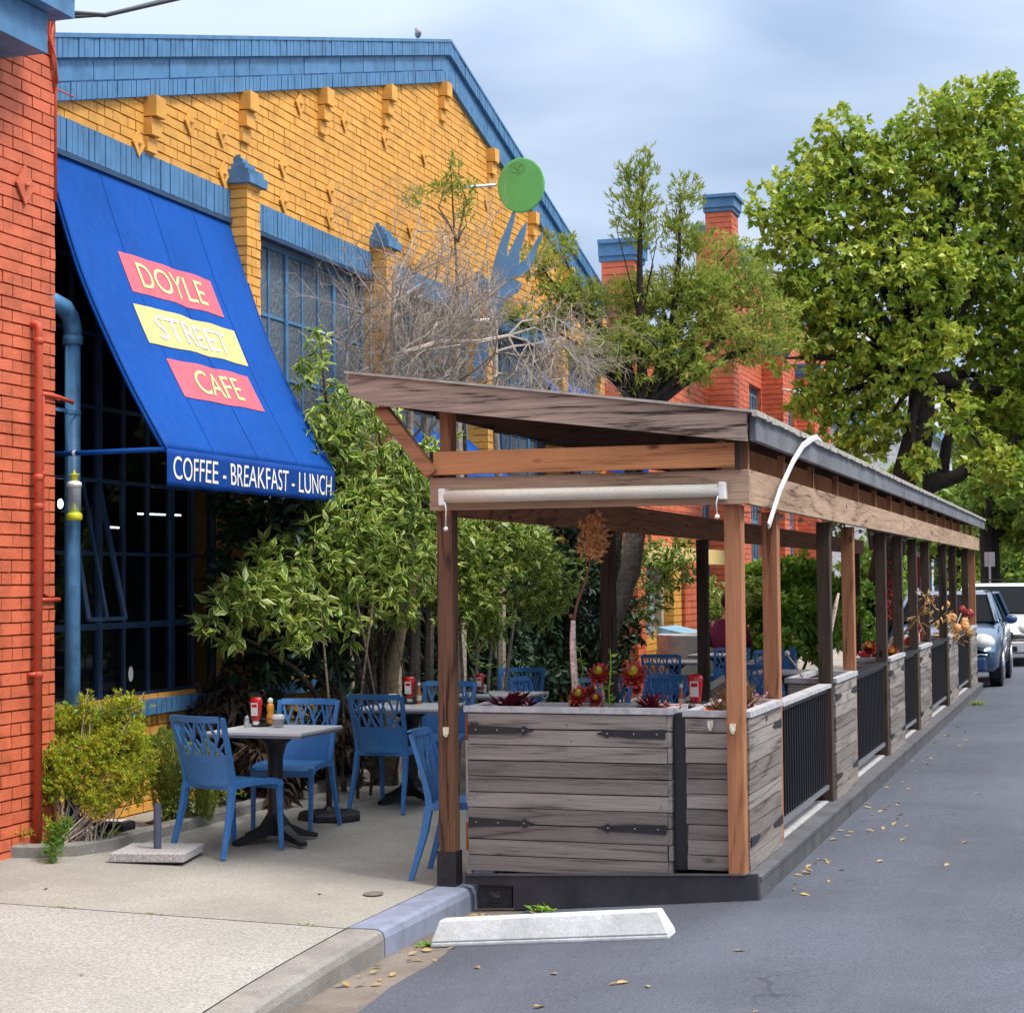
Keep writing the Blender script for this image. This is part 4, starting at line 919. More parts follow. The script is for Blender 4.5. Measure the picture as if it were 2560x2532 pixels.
def make_chair():
    t = thing('dining_chair', '', 'chair', (0, 0, 0), group='blue plastic branch-back dining chairs')
    # seat
    mb = MB(); N = 10
    def sp(u, v, dz):
        x = (u * 2 - 1) * (.205 + .015 * v); y = -.215 + .445 * v; k = (u * 2 - 1)
        z = .452 - .018 * (1 - k * k) * math.sin(math.pi * min(1, v * 1.1)) - .030 * max(0, (v - .82) / .18) ** 2 + .012 * math.sin(v * math.pi); return (x, y, z + dz)
    mb.grid(lambda u, v: sp(u, v, 0), N, N); mb.grid(lambda u, v: sp(1 - u, v, -.016), N, N)
    for s in (-1, 1): mb.sweep([Vector(sp((s + 1) / 2, v / 8, -.018)) for v in range(9)], .012, .040, (1, 0, 0))
    mb.sweep([Vector(sp(v / 8, 1, -.022)) for v in range(9)], .012, .038, (0, 1, 0)); mb.sweep([Vector(sp(v / 8, 0, -.02)) for v in range(9)], .012, .04, (0, 1, 0))
    mb.build('seat', M_CHAIR, t, smooth=False)
    # back
    mb = MB()
    def slab(u0, u1, z0, z1, nu=12, nv=4, th=.013):
        f = lambda o_: (lambda u, v: back_pt(u0 + (u1 - u0) * u, z0 + (z1 - z0) * v, o_))
        mb.grid(f(-th / 2), nu, nv); mb.grid(lambda u, v: back_pt(u1 - (u1 - u0) * u, z0 + (z1 - z0) * v, th / 2), nu, nv)
        for (zz) in (z0, z1):
            mb.grid(lambda u, v: back_pt(u0 + (u1 - u0) * u, zz, (-th / 2 + th * v) * (1 if zz == z1 else -1)), nu, 1)
    slab(-.98, .98, .435, .625); slab(-.97, .97, .832, .872, 14, 2, .024)
    for (x0, y0, x1, y1, w_) in LAT:
        p0 = (x0 * 2 - 1, .62 + y0 * .217); p1 = (x1 * 2 - 1, .62 + y1 * .217); dx, dz = (p1[0] - p0[0]) * .2, p1[1] - p0[1]; L = math.hypot(dx, dz); nx, nz = -dz / L, dx / L; h = w_ * .36 / 2
        q = []
        for th in (-.006, .006):
            for (p, ww) in ((p0, h * 1.25), (p1, h * .85)):
                for s in (-1, 1):
                    uu = p[0] + s * nx * ww / .2; zz = p[1] + s * nz * ww; q.append(back_pt(max(-1, min(1, uu)), zz, th))
        mb.add(q, [(0, 1, 3, 2), (4, 6, 7, 5), (0, 4, 5, 1), (1, 5, 7, 3), (3, 7, 6, 2), (2, 6, 4, 0)])
    for s in (-1, 1):
        mb.sweep([Vector(back_pt(s * 1.03, z, .004)) for z in (.42, .5, .58, .66, .74, .80, .84, .862)], [.030, .028, .026, .026, .026, .028, .030, .03], [.045, .04, .034, .03, .028, .026, .024, .018], (1, 0, 0))
    mb.build('backrest', M_CHAIR, t, smooth=False)
    for s in (-1, 1):
        mb = MB(); mb.sweep([(s * .222, -.315, 0), (s * .212, -.270, .15), (s * .203, -.228, .30), (s * .196, -.205, .44)], [.026, .028, .032, .034], [.030, .036, .044, .05], (1, 0, 0)); mb.build('leg', M_CHAIR, t, bevel=.004)
        mb = MB(); mb.sweep([(s * .205, .235, 0), (s * .206, .225, .22), (s * .207, .212, .44)], [.024, .028, .032], [.026, .032, .042], (1, 0, 0)); mb.build('leg', M_CHAIR, t, bevel=.004)
    return t
chair0 = make_chair(); first = [True]
def chair(x, y, rz, label, z=None):
    z = walk_z(x) if z is None else z
    if first[0]: chair0.location = (x, y, z); chair0.rotation_euler = (0, 0, R(rz)); chair0['label'] = label; first[0] = False; return chair0
    return dup(chair0, label, (x, y, z), R(rz))
chair(-5.29, 10.60, -17, 'blue chair nearest the left bush, back turned to the camera at the first table')
chair(-5.33, 11.62, 184, 'blue chair facing the camera on the far side of the first table')
chair(-5.12, 12.95, -4, 'blue chair with its back to the camera at the second table')
chair(-3.62, 10.40, -84, 'blue chair standing sideways beside the left front parklet post')
chair(-5.15, 14.05, 184, 'blue chair facing the camera behind the second table, next to the post')
chair(-5.25, 16.3, 182, 'blue chair facing the camera behind the third table under the shrub')
chair(-4.62, 15.45, -95, 'blue chair half hidden behind the left post near the trunk')
chair(-3.50, 14.15, 150, 'pale blue chair leaning back behind the red rosettes of the front planter', .125)
chair(-3.75, 13.55, 172, 'pale blue chair low behind the planter, left of the leaning one', .125)
chair(-4.80, 20.6, 3, 'dark blue chair with its back to the camera beyond the far table of the parklet')
chair(-4.45, 22.3, 175, 'blue chair right of the dark one, in front of the round grey planter')
chair(-4.78, 24.3, 180, 'blue chair behind the dark inner post, below the person in maroon')
chair(-4.10, 23.2, 88, 'blue chair seen sideways beyond the ketchup bottle', )
chair(-3.25, 19.2, 200, 'blue chair at the far parklet table behind the second brown post', .125)
chair(-2.95, 16.5, -20, 'blue chair behind the second street side planter', .125)

# ------------------------------------------------------------------ tables
def make_table():
    t = thing('cafe_table', '', 'table', (0, 0, 0), group='square pedestal cafe tables')
    MB().box(-.335, .335, -.335, .335, .722, .74).build('tabletop', M_TOP, t, bevel=.002)
    MB().box(-.333, .333, -.333, .333, .705, .7215).build('table_edge', M_EDGE, t)
    mb = MB(); mb.lathe([(.055, .05), (.052, .10), (.05, .55), (.075, .64), (.15, .70)], (0, 0, 0), 16); mb.build('column', M_BLK, t, smooth=True)
    for k in range(4):
        a = math.pi / 4 + k * math.pi / 2 + .25; c_, s_ = math.cos(a), math.sin(a); mb = MB()
        mb.sweep([(0, 0, .16), (c_ * .08, s_ * .08, .085), (c_ * .2, s_ * .2, .045), (c_ * .32, s_ * .32, .018)], [.09, .075, .06, .05], [.09, .07, .045, .028], (-s_, c_, 0)); mb.build('foot', M_BLK, t)
    return t
tab0 = make_table(); tfirst = [True]
def table(x, y, rz, label, z=None):
    z = walk_z(x) if z is None else z
    if tfirst[0]: tab0.location = (x, y, z); tab0.rotation_euler = (0, 0, R(rz)); tab0['label'] = label; tfirst[0] = False; return tab0
    return dup(tab0, label, (x, y, z), R(rz))
table(-5.20, 11.05, 0, 'square cafe table nearest the camera on the sidewalk with pale top and black base')
table(-5.13, 13.35, 3, 'second square cafe table partly hidden by the left parklet post')
table(-4.97, 15.05, -2, 'third square cafe table seen above the front planter rim')
table(-2.78, 12.65, 4, 'parklet table carrying the big ketchup bottle and caddy', .125)
table(-4.90, 21.5, 0, 'far sidewalk table between two dark blue chairs')
table(-4.80, 23.6, 0, 'far table in front of the person in maroon')
table(-2.9, 17.7, 0, 'parklet table behind the second street side planter', .125)
# condiments
def caddy(x, y, z, lab):
    t = thing('condiment_caddy', lab + ', black wire caddy with a ring handle', 'caddy', (x, y, z), group='condiment caddies')
    mb = MB()
    for h in (.012, .045): mb.tube([(.075 * math.cos(a), .06 * math.sin(a), h) for a in [i * math.pi / 8 for i in range(17)]], .003, 5, False)
    for i in range(8): a = i * math.pi / 4; mb.tube([(.075 * math.cos(a), .06 * math.sin(a), 0), (.075 * math.cos(a), .06 * math.sin(a), .045)], .0025, 5)
    mb.lathe([(.072, .0), (.072, .006)], (0, 0, 0), 14); mb.tube([(0, 0, 0), (0, 0, .19)], .004, 6); mb.tube([(.022 * math.sin(a), 0, .212 + .022 * math.cos(a)) for a in [i * math.pi / 8 for i in range(17)]], .004, 6, False)
    mb.build('rack', M_BLK, t); return t
def bottle(x, y, z, kind, lab, s=1.):
    t = thing({'ketchup': 'ketchup_bottle', 'mustard': 'mustard_bottle', 'hot': 'hot_sauce_bottle', 'salt': 'salt_shaker', 'jar': 'sugar_jar'}[kind], lab, {'ketchup': 'bottle', 'mustard': 'bottle', 'hot': 'bottle', 'salt': 'shaker', 'jar': 'jar'}[kind], (x, y, z), group='condiments on the tables')
    if kind == 'ketchup':
        mb = MB(); mb.lathe([(.022, .02), (.026, .035), (.036, .12), (.038, .165), (.030, .178), (.01, .182)], (0, 0, 0), 16); o = mb.build('bottle', M_REDB, t, smooth=True); o.scale = (1.15 * s, .7 * s, s)
        o = MB().lathe([(.024, 0), (.024, .022)], (0, 0, 0), 14).build('cap', M_WHT, t); o.scale = (s, s, s)
        o = MB().box(-.024, .024, -.028, -.0275, .06, .145).build('paper_label', M_WHT, t); o.scale = (s, s, s)
        o = MB().box(-.018, .018, -.0292, -.0288, .115, .135).build('label_stripe', M_REDB, t); o.scale = (s, s, s)
    elif kind == 'mustard':
        MB().lathe([(.024, 0), (.026, .01), (.026, .06), (.020, .075), (.024, .09), (.024, .125), (.014, .14)], (0, 0, 0), 14).build('bottle', M_YELB, t, smooth=True); MB().lathe([(.016, .14), (.018, .145), (.018, .165), (.004, .175)], (0, 0, 0), 12).build('cap', M_WHT, t, smooth=True)
    elif kind == 'hot':
        MB().lathe([(.018, 0), (.019, .01), (.019, .08), (.010, .11), (.009, .14)], (0, 0, 0), 14).build('bottle', flat('orange_sauce', (.55, .13, .02), .2), t, smooth=True); MB().lathe([(.012, .14), (.012, .165)], (0, 0, 0), 12).build('cap', M_WHT, t); MB().lathe([(.0195, .025), (.0195, .065)], (0, 0, 0), 14).build('paper_label', M_CLEAT, t)
    elif kind == 'salt':
        MB().lathe([(.017, 0), (.020, .01), (.016, .055)], (0, 0, 0), 12).build('glass', M_CLEAR, t); MB().lathe([(.015, .004), (.015, .04)], (0, 0, 0), 10).build('salt', M_WHT, t); MB().lathe([(.017, .055), (.014, .068), (.004, .074)], (0, 0, 0), 12).build('cap', M_METAL, t)
    else:
        MB().lathe([(.036, 0), (.040, .01), (.040, .05)], (0, 0, 0), 16).build('glass', M_CLEAR, t); MB().lathe([(.034, .006), (.034, .032)], (0, 0, 0), 14).build('contents', flat('brown_jam', (.25, .06, .03)), t); MB().lathe([(.043, .05), (.042, .07), (.030, .078)], (0, 0, 0), 16).build('lid', M_WHT, t)
zt = lambda x: walk_z(x) + .741
X, Y = -5.37, 11.20; caddy(X, Y, zt(X), 'caddy on the nearest sidewalk table')
bottle(X - .015, Y - .05, zt(X) + .008, 'ketchup', 'red squeeze bottle on the nearest sidewalk table'); bottle(X + .06, Y + .01, zt(X) + .008, 'mustard', 'yellow mustard bottle beside the red bottle on the nearest table')
bottle(X + .02, Y + .09, zt(X), 'salt', 'glass salt shaker at the back of the nearest table'); bottle(X + .15, Y - .06, zt(X), 'jar', 'white lidded jar on the nearest sidewalk table'); bottle(X - .04, Y - .14, zt(X), 'salt', 'salt shaker seen through the back of the nearest chair')
X, Y = -5.22, 13.55; caddy(X, Y, zt(X), 'caddy on the second table behind the chair')
bottle(X, Y, zt(X) + .01, 'ketchup', 'red squeeze bottle on the second table', 1.1); bottle(X + .09, Y - .02, zt(X), 'hot', 'green and red sauce bottle on the second table'); bottle(X - .1, Y - .1, zt(X), 'jar', 'white jar on the second table seen through the chair back')
X, Y = -5.13, 15.0; caddy(X, Y, zt(X), 'caddy on the third table next to the post'); bottle(X + .06, Y - .05, zt(X), 'salt', 'salt shaker on the third table just right of the post'); bottle(X, Y, zt(X), 'ketchup', 'red topped bottle on the third table peeking past the post', .9)
X, Y = -2.70, 12.50; caddy(X, Y, .867, 'caddy on the parklet table'); bottle(X, Y - .03, .873, 'ketchup', 'large dark red ketchup bottle with white paper label on the parklet table', 1.25); bottle(X - .10, Y - .02, .867, 'hot', 'orange hot sauce bottle left of the large ketchup bottle', 1); bottle(X + .11, Y - .03, .867, 'salt', 'glass salt shaker right of the large ketchup bottle')
# ------------------------------------------------------------------ umbrella bases
t = thing('umbrella_base', 'square terrazzo umbrella base with a short dark pole on the sidewalk', 'umbrella base', (-5.56, 10.13, walk_z(-5.56)), R(12))
MB().box(-.23, .23, -.23, .23, .012, .062).build('slab', M_TERR, t, bevel=.003); MB().box(-.2, .2, -.2, .2, 0, .0115).build('rubber_foot', M_BLK, t); MB().lathe([(.024, .062), (.024, .335)], (0, 0, 0), 20).build('pole', painted('slate_blue_pole', (.075, .095, .15), .5, .1, 9, .1, .2), t, smooth=False)
t = thing('umbrella_base', 'round black cast umbrella base with a tall pole stub behind the first table', 'umbrella base', (-5.32, 12.2, walk_z(-5.32)))
MB().lathe([(.235, 0), (.24, .01), (.235, .04), (.20, .055), (.05, .07), (.03, .09)], (0, 0, 0), 8).build('weight', M_CAST, t); MB().lathe([(.022, .08), (.022, .62)], (0, 0, 0), 16).build('pole', M_BLK, t)
mb = MB(); mb.lathe([(.055, .0), (.055, .004)], (0, 0, 0), 18); o = mb.build('drain_cover', M_GUT); o.location = (-3.93, 9.62, .0135); o.scale = (1.0, 1.3, 1); tag(o, 'small worn metal cover set in the sidewalk near the post', 'drain cover')
t = thing('landscape_light', 'low black garden floodlight in the planting bed behind the terrazzo base', 'light', (-5.98 - .22, 10.72, .12))
MB().box(-.12, .12, -.08, .08, 0, .09).build('housing', M_BLK, t, bevel=.02); MB().box(-.06, .07, -.05, .05, .091, .095).build('lens', M_WHT, t)
# ------------------------------------------------------------------ plants
VAR=[(-5.82,13.20,3.71,0.09),(-5.89,13.30,3.41,0.16),(-5.75,13.40,3.10,0.25),(-5.79,13.30,2.81,0.22),(-5.62,13.70,2.80,0.32),(-5.51,13.90,2.48,0.36),(-5.67,13.40,2.27,0.38),(-5.43,13.90,2.03,0.36),(-5.84,13.00,1.96,0.31),(-5.57,13.40,1.80,0.35),(-6.02,12.60,1.66,0.29),(-5.81,12.80,1.47,0.27),(-6.20,12.30,1.42,0.18),(-6.05,12.40,1.63,0.24),(-5.39,13.80,1.61,0.22),(-5.33,14.00,2.38,0.23),(-5.96,12.70,1.87,0.24),(-5.67,13.30,1.49,0.22),(-5.51,13.60,3.17,0.16),(-5.2,14.0,2.75,.2),(-5.9,13.5,3.0,.2)]
VAR2=[(-5.33,15.60,1.94,0.36),(-5.05,15.80,1.83,0.32),(-5.33,15.50,1.62,0.27),(-4.89,16.00,1.94,0.22),(-5.17,15.60,2.15,0.21),(-4.81,16.00,1.61,0.20),(-5.52,15.30,1.94,0.28),(-5.41,15.30,1.59,0.21),(-4.95,15.8,2.18,.22),(-4.72,16.2,1.78,.22),(-5.2,15.5,1.42,.22),(-5.5,15.4,2.25,.25),(-4.85,15.9,1.5,.2),(-5.6,15.2,1.6,.25)]
VAR3=[(-5.24,21.00,2.03,0.28),(-5.03,22.00,2.04,0.29),(-5.18,22.00,1.75,0.29),(-5.38,21.00,1.75,0.21),(-4.83,22.00,1.84,0.19),(-5.34,22.00,1.41,0.17)]
CON=[(-6.12,20.00,5.42,0.25),(-5.98,20.50,5.63,0.21),(-6.40,19.50,4.72,0.18),(-5.65,20.00,4.89,0.39),(-5.22,20.50,4.93,0.42),(-4.79,20.50,5.00,0.46),(-4.32,20.50,5.07,0.46),(-3.96,21.00,5.21,0.37),(-3.73,21.00,4.83,0.35),(-3.50,21.00,4.49,0.23),(-5.14,20.00,4.41,0.41),(-4.75,20.30,4.42,0.50),(-4.19,20.50,4.60,0.45),(-3.88,20.80,4.40,0.34),(-5.99,19.70,4.68,0.27),(-5.39,19.70,4.25,0.31),(-4.96,20.00,3.99,0.20),(-4.41,20.20,4.12,0.34),(-5.84,20.00,5.08,0.27),(-4.05,21.00,5.59,0.21)]
SPIRE=[(-4.82,20.00,6.55,0.05),(-4.85,20.00,6.38,0.10),(-4.91,20.00,6.2,0.17),(-4.94,20.00,5.93,0.22),(-4.90,20.00,5.61,0.20),(-4.54,20.50,6.28,0.08),(-4.47,20.50,6.08,0.15),(-4.59,20.50,5.77,0.18),(-4.41,20.50,5.53,0.23),(-5.07,20.00,6.36,0.06),(-4.36,20.5,6.22,.06)]
ONW=[(-6.06,17.00,5.84,0.11),(-6.15,17.00,5.65,0.15),(-5.92,17.00,5.58,0.14),(-6.31,16.60,5.44,0.14),(-5.94,17.00,5.36,0.10)]
TREE=[(-4.10,31.00,9.21,0.47),(-4.38,31.00,8.68,0.54),(-3.58,31.00,8.62,0.64),(-4.72,30.50,8.20,0.53),(-5.17,30.00,7.87,0.36),(-4.79,30.50,7.53,0.60),(-4.13,31.00,7.85,0.74),(-3.16,31.50,8.97,0.54),(-2.49,31.50,9.46,0.64),(-1.86,32.00,9.73,0.61),(-1.60,32.00,9.95,0.31),(-1.15,32.00,9.19,0.74),(-2.18,31.50,8.55,0.81),(-2.98,31.50,8.00,0.81),(-1.43,32.00,8.12,0.81),(-4.94,30.50,6.87,0.53),(-4.21,30.50,6.69,0.73),(-3.35,31.00,6.85,0.87),(-2.34,31.50,7.07,0.87),(-1.46,32.00,6.90,0.81),(-4.49,30.50,5.91,0.60),(-3.80,30.80,5.71,0.73),(-2.13,32.00,6.12,0.75),(-1.35,32.00,5.80,0.81),(-4.28,30.80,5.06,0.53),(-3.65,31.00,4.72,0.45),(-1.75,32.00,5.08,0.74),(-2.2,32.00,4.6,0.40),(-1.24,32.00,4.58,0.67),(-3.15,31.50,5.83,0.61),(-1.90,32.00,4.07,0.40),(-1.32,32.00,3.74,0.50),(-0.66,32.00,8.06,0.94),(-0.63,32.00,6.04,0.94),(-0.73,32.00,4.36,0.80),(-5.35,30.2,7.2,.2),(-5.0,30.3,5.4,.22),(-4.75,30.4,4.6,.22),(-4.2,30.8,4.3,.45),(-3.9,30.9,3.9,.4),(-4.5,30.7,4.7,.4),(-3.55,31,4.2,.4),(-2.9,30.4,3.6,.3),(-2.3,30.6,4.4,.4),(-2.6,30.5,5.6,.6),(-3.1,30.5,5.2,.5),(-1.8,30.8,3.7,.35),(-1.4,31,3.5,.4),(-3.3,30.6,4.4,.35),(-2.5,30.5,6.6,.6),(-4.9,30.5,6.3,.45),(-4.3,30.7,6.2,.5)]
HEDGE=[(-4.73,26.00,1.74,0.26),(-4.44,26.00,1.79,0.28),(-4.18,26.50,1.73,0.35),(-4.70,25.50,1.24,0.28),(-4.31,25.50,1.24,0.33),(-4.00,26.00,1.22,0.34),(-4.51,25.00,0.81,0.25),(-4.18,25.00,0.81,0.27),(-3.83,26.00,0.89,0.28),(-3.91,27.00,1.55,0.26),(-3.76,28.00,1.30,0.24)]
HEDGE2=[(-5.28,25.60,1.63,0.14),(-5.13,25.40,1.41,0.16),(-5.15,25.20,1.30,0.14),(-4.66,25.00,1.52,0.16),(-4.56,25.20,1.63,0.15)]
BUSH=[(-5.95,10.50,0.96,0.09),(-6.22,10.40,0.99,0.06),(-6.12,10.50,0.88,0.13),(-6.29,10.40,0.81,0.14),(-5.97,10.45,0.79,0.14),(-6.09,10.30,0.70,0.16),(-5.89,10.45,0.64,0.13),(-6.34,10.20,0.65,0.14),(-6.17,10.20,0.53,0.15),(-5.92,10.30,0.52,0.15),(-6.34,10.10,0.46,0.11),(-6.03,10.20,0.41,0.11),(-5.89,10.40,0.44,0.09),(-6.41,10.40,0.89,0.09),(-6.46,10.30,0.79,0.08)]
DEAD=[(-6.47,12.70,0.90,0.15),(-6.32,12.80,0.86,0.15),(-6.55,12.60,0.78,0.12),(-6.5,12.30,0.74,0.09),(-6.23,12.90,0.73,0.09),(-6.02,12.60,0.45,0.13),(-5.98,13.00,0.40,0.14),(-5.9,13.60,0.55,0.16),(-5.95,12.60,0.22,0.10),(-6.2,12.9,.3,.2),(-6.2,14.2,.35,.25),(-6.2,15.2,.4,.25)]
TR2=[(-2.91,52.00,3.64,0.75),(-2.37,52.00,4.17,0.8),(-2.08,52.00,3.08,0.65),(-2.82,54.00,2.80,0.57),(-3.10,50.00,4.31,0.55),(-1.68,50.00,4.07,0.8),(-2.48,56.00,2.3,0.5),(-3.48,54.00,3.04,0.5),(-1.68,52.00,2.5,0.54),(-2.90,52.00,4.9,0.7),(-2.0,52,5.3,.9),(-1.2,51,4.6,.9),(-3.3,52,5.6,.8),(-2.3,52,6.2,.9),(-0.6,52,3.2,.8),(-0.9,52,5.6,1.)]
def plant(name, lab, cat, group=None): return thing(name, lab, cat, (0, 0, 0), 0, group)

t = plant('variegated_shrub', 'tall shrub with cream edged leaves crowding under the right end of the awning', 'shrub')
P, D = clump_twigs(VAR, 600, .9, .42); Pq, Dq, Lq = rosettes(P, D, 6, .115, .95, .03, .0)
leaves('foliage', Pq, Dq, Lq, M_VARL, t, .36, .3, .18)
mb = MB(); limbs(mb, (-5.72, 14.2, .1), [(*c[:3],) for c in VAR[::2]], .035, 6, 3, .6)
for k in range(10): a = (-5.75 + random.uniform(-.5, .3), 13.6 + random.uniform(-.8, .5), .1); mb.tube([a, (a[0] + random.uniform(-.15, .15), a[1], .8), (a[0] + random.uniform(-.3, .3), a[1] + random.uniform(-.2, .2), 1.6)], [.014, .011, .007], 6)
mb.build('stem', M_BARK, t, smooth=True)
mb = MB(); mb.tube([(-5.70, 14.25, .0), (-5.71, 14.25, .5), (-5.67, 14.25, 1.0), (-5.57, 14.25, 1.5), (-5.4, 14.3, 2.0)], [.11, .09, .085, .08, .05], 12); mb.build('trunk', speckle('pale_smooth_bark', (.17, .135, .085), 30, .4, .9, .5, 4, .6, .01), t, smooth=True)
t = plant('variegated_shrub', 'second cream edged shrub seen under the parklet roof right of the left post', 'shrub')
P, D = clump_twigs(VAR2, 900, .9, .42); Pq, Dq, Lq = rosettes(P, D, 6, .09, .95, .03, .0); leaves('foliage', Pq, Dq, Lq, M_VARL, t, .40, .3, .18)
mb = MB(); 
for (x, y) in ((-5.55, 15.6), (-5.45, 15.7), (-5.3, 15.6), (-5.2, 15.8), (-5.38, 15.5)): mb.tube([(x, y, .1), (x + .05, y, .9), (x + .16 * (x + 5.4) * 3 + .08, y, 1.7)], [.022, .018, .012], 6)
mb.build('stem', M_BARKP, t, smooth=True)
t = plant('variegated_shrub', 'third cream edged shrub hanging round the dark forked trunk by the entrance', 'shrub')
P, D = clump_twigs(VAR3, 550, .9, .45); Pq, Dq, Lq = rosettes(P, D, 6, .10, .95, .03, -.1); leaves('foliage', Pq, Dq, Lq, M_VARL, t, .38, .3, .2)
mb = MB(); mb.tube([(-4.66, 17.5, 0), (-4.67, 17.5, .8), (-4.64, 17.5, 1.15), (-4.54, 17.5, 1.5), (-4.42, 17.5, 1.85), (-4.34, 17.5, 2.4)], [.08, .065, .07, .09, .10, .10], 12); mb.tube([(-4.62, 17.5, 0), (-4.60, 17.5, 1.0), (-4.75, 17.7, 2.6)], [.03, .025, .02], 8); mb.build('trunk', speckle('mid_grey_bark', (.22, .18, .15), 25, .5, .9, .5, 5, 1, .02), t, smooth=True)

# evergreen with spires
t = plant('evergreen_tree', 'yellow green feathery evergreen with two thin spires behind the parklet roof', 'tree')
P, D = clump_twigs(CON, 900, .55, .6); D2 = unit(D + np.array([.25, 0, .1])); Pq, Dq, Lq = rosettes(P, D2, 10, .085, .75, .10, .1)
leaves('foliage', Pq, Dq, Lq, M_NEED, t, .24, .1, .05)
P, D = clump_twigs([(a, b, c, d * 1.25) for a, b, c, d in SPIRE], 1500, 1.0, .8); D = unit(D * np.array([1, 1, .3]) + np.array([0, 0, .75])); Pq, Dq, Lq = rosettes(P, D, 9, .075, .45, .08, .3)
leaves('spire_foliage', Pq, Dq, Lq, M_NEED, t, .2, .1, .0)
mb = MB(); mb.tube([(-5.35, 20.0, 0), (-5.3, 20, 2.0), (-4.95, 20, 3.3), (-4.88, 20, 3.9), (-4.91, 20, 4.6), (-4.9, 20, 5.6), (-4.84, 20, 6.5)], [.07, .07, .065, .06, .05, .025, .006], 8); mb.tube([(-5.4, 20.1, 0), (-5.2, 20.1, 2.4), (-4.70, 20.2, 3.7), (-4.55, 20.4, 5.3), (-4.53, 20.5, 6.2)], [.05, .05, .05, .03, .006], 8)
limbs(mb, (-4.87, 20, 3.6), [c[:3] for c in CON], .05, 5, 4, .5); limbs(mb, (-4.9, 20, 4.6), [c[:3] for c in SPIRE[3:5]] + [(-5.1, 20, 6.2), (-4.7, 20, 6.0)], .009, 4, 5, .6); mb.build('trunk', M_BARKD, t, smooth=True)

# dead twiggy shrub: recursive branching
t = plant('dead_shrub', 'bare grey shrub of tangled dead twigs in front of the cafe windows', 'shrub')
mb = MB(); rr = random.Random(11)
def grow(p, d, L, r, depth, droop=0.):
    n = 3; pts = [Vector(p)]; q = Vector(p); dd = Vector(d).normalized()
    for i in range(n):
        dd = (dd + Vector((rr.uniform(-1, 1), rr.uniform(-1, 1), rr.uniform(-.8, .9))) * .22 + Vector((0, 0, -droop))).normalized(); q = q + dd * L / n; pts.append(q.copy())
        if q.x < WX + .12: dd.x = abs(dd.x); q.x = WX + .14
    mb.tube(pts, [r, r * .85, r * .7, r * .5], 3 if depth > 1 else 5, False)
    if depth >= 4: return
    k = rr.choice((3, 4, 4)) if depth < 3 else rr.choice((3, 4, 5))
    for i in range(k):
        b = pts[rr.choice((1, 2, 3, 3))]; nd = (dd + Vector((rr.uniform(-1, 1), rr.uniform(-1, 1), rr.uniform(-.7, .9))) * .95).normalized()
        grow(b, nd, L * rr.uniform(.5, .75), r * .52, depth + 1, droop)
for (a, b, r) in (((-5.90, 15.0, 0), (-5.90, 15.0, 4.4), .035), ((-5.93, 15.5, 0), (-5.93, 15.5, 3.9), .045), ((-5.86, 16.5, 0), (-5.84, 16.5, 4.5), .06), ((-5.95, 15.9, 0), (-5.92, 15.9, 4.1), .04), ((-6.2, 14.7, 0), (-6.22, 14.7, 3.9), .022), ((-5.6, 17.0, 0), (-5.62, 17, 4.3), .04), ((-6.15, 15.2, 0), (-6.2, 15.2, 4.4), .02)):
    a, b = Vector(a), Vector(b); mb.tube([a, a.lerp(b, .5) + Vector((.03, 0, 0)), a.lerp(b, .8) - Vector((.02, 0, 0)), b], [r * 1.3, r, r * .8, r * .5], 7)
    for k in range(13): grow(a.lerp(b, rr.uniform(.72, 1.0)), (rr.uniform(-.5, 1), rr.uniform(-.7, .7), rr.uniform(.0, 1.0)), rr.uniform(.4, .72), r * .34, 1)
mb.build('twigs', M_BARKP, t)
mb = MB(); arch = [(-6.06, 15, 3.5), (-5.9, 15.2, 3.78), (-5.7, 15.6, 3.92), (-5.45, 16, 3.96), (-5.3, 16.4, 4.06)]; mb.tube(arch, [.03, .028, .026, .022, .016], 7)
for (e1, e2, e3) in (((-5.1, 16.6, 4.15), (-4.9, 16.8, 4.05), (-4.72, 17, 3.75)), ((-5.15, 16.5, 4.02), (-5.0, 16.7, 3.85), (-4.9, 16.9, 3.5)), ((-5.2, 16.5, 4.2), (-4.98, 16.8, 4.28), (-4.65, 17.0, 4.05)), ((-5.2, 16.3, 3.9), (-5.1, 16.5, 3.7), (-5.05, 16.7, 3.4))):
    mb.tube([arch[-1], e1, e2, e3], [.012, .009, .006, .003], 5)
    for k in range(20):
        s = Vector(e1).lerp(Vector(e2), rr.random()) if k % 2 else Vector(e2).lerp(Vector(e3), rr.random()); grow(s, (rr.uniform(-.1, .9), rr.uniform(-.4, .4), rr.uniform(-.9, .3)), rr.uniform(.25, .5), .0055, 2, .10)
mb.build('arching_branch', M_BARKP, t)
t = plant('small_evergreen', 'small sparse olive green sapling in front of the yellow gable', 'tree')
P, D = clump_twigs(ONW, 1100, .75, .7); Pq, Dq, Lq = rosettes(P, unit(D + np.array([0, 0, .4])), 8, .07, .6, .06, .2); leaves('foliage', Pq, Dq, Lq, M_NEED, t, .24, .1, .05)
mb = MB(); mb.tube([(-5.98, 17.05, 0), (-5.97, 17.05, 3), (-6.02, 17.03, 4.6), (-6.08, 17.0, 5.9)], [.035, .028, .016, .004], 7); limbs(mb, (-6.02, 17.03, 5.1), [c[:3] for c in ONW], .012, 4, 6, .5); mb.build('trunk', M_BARK, t)

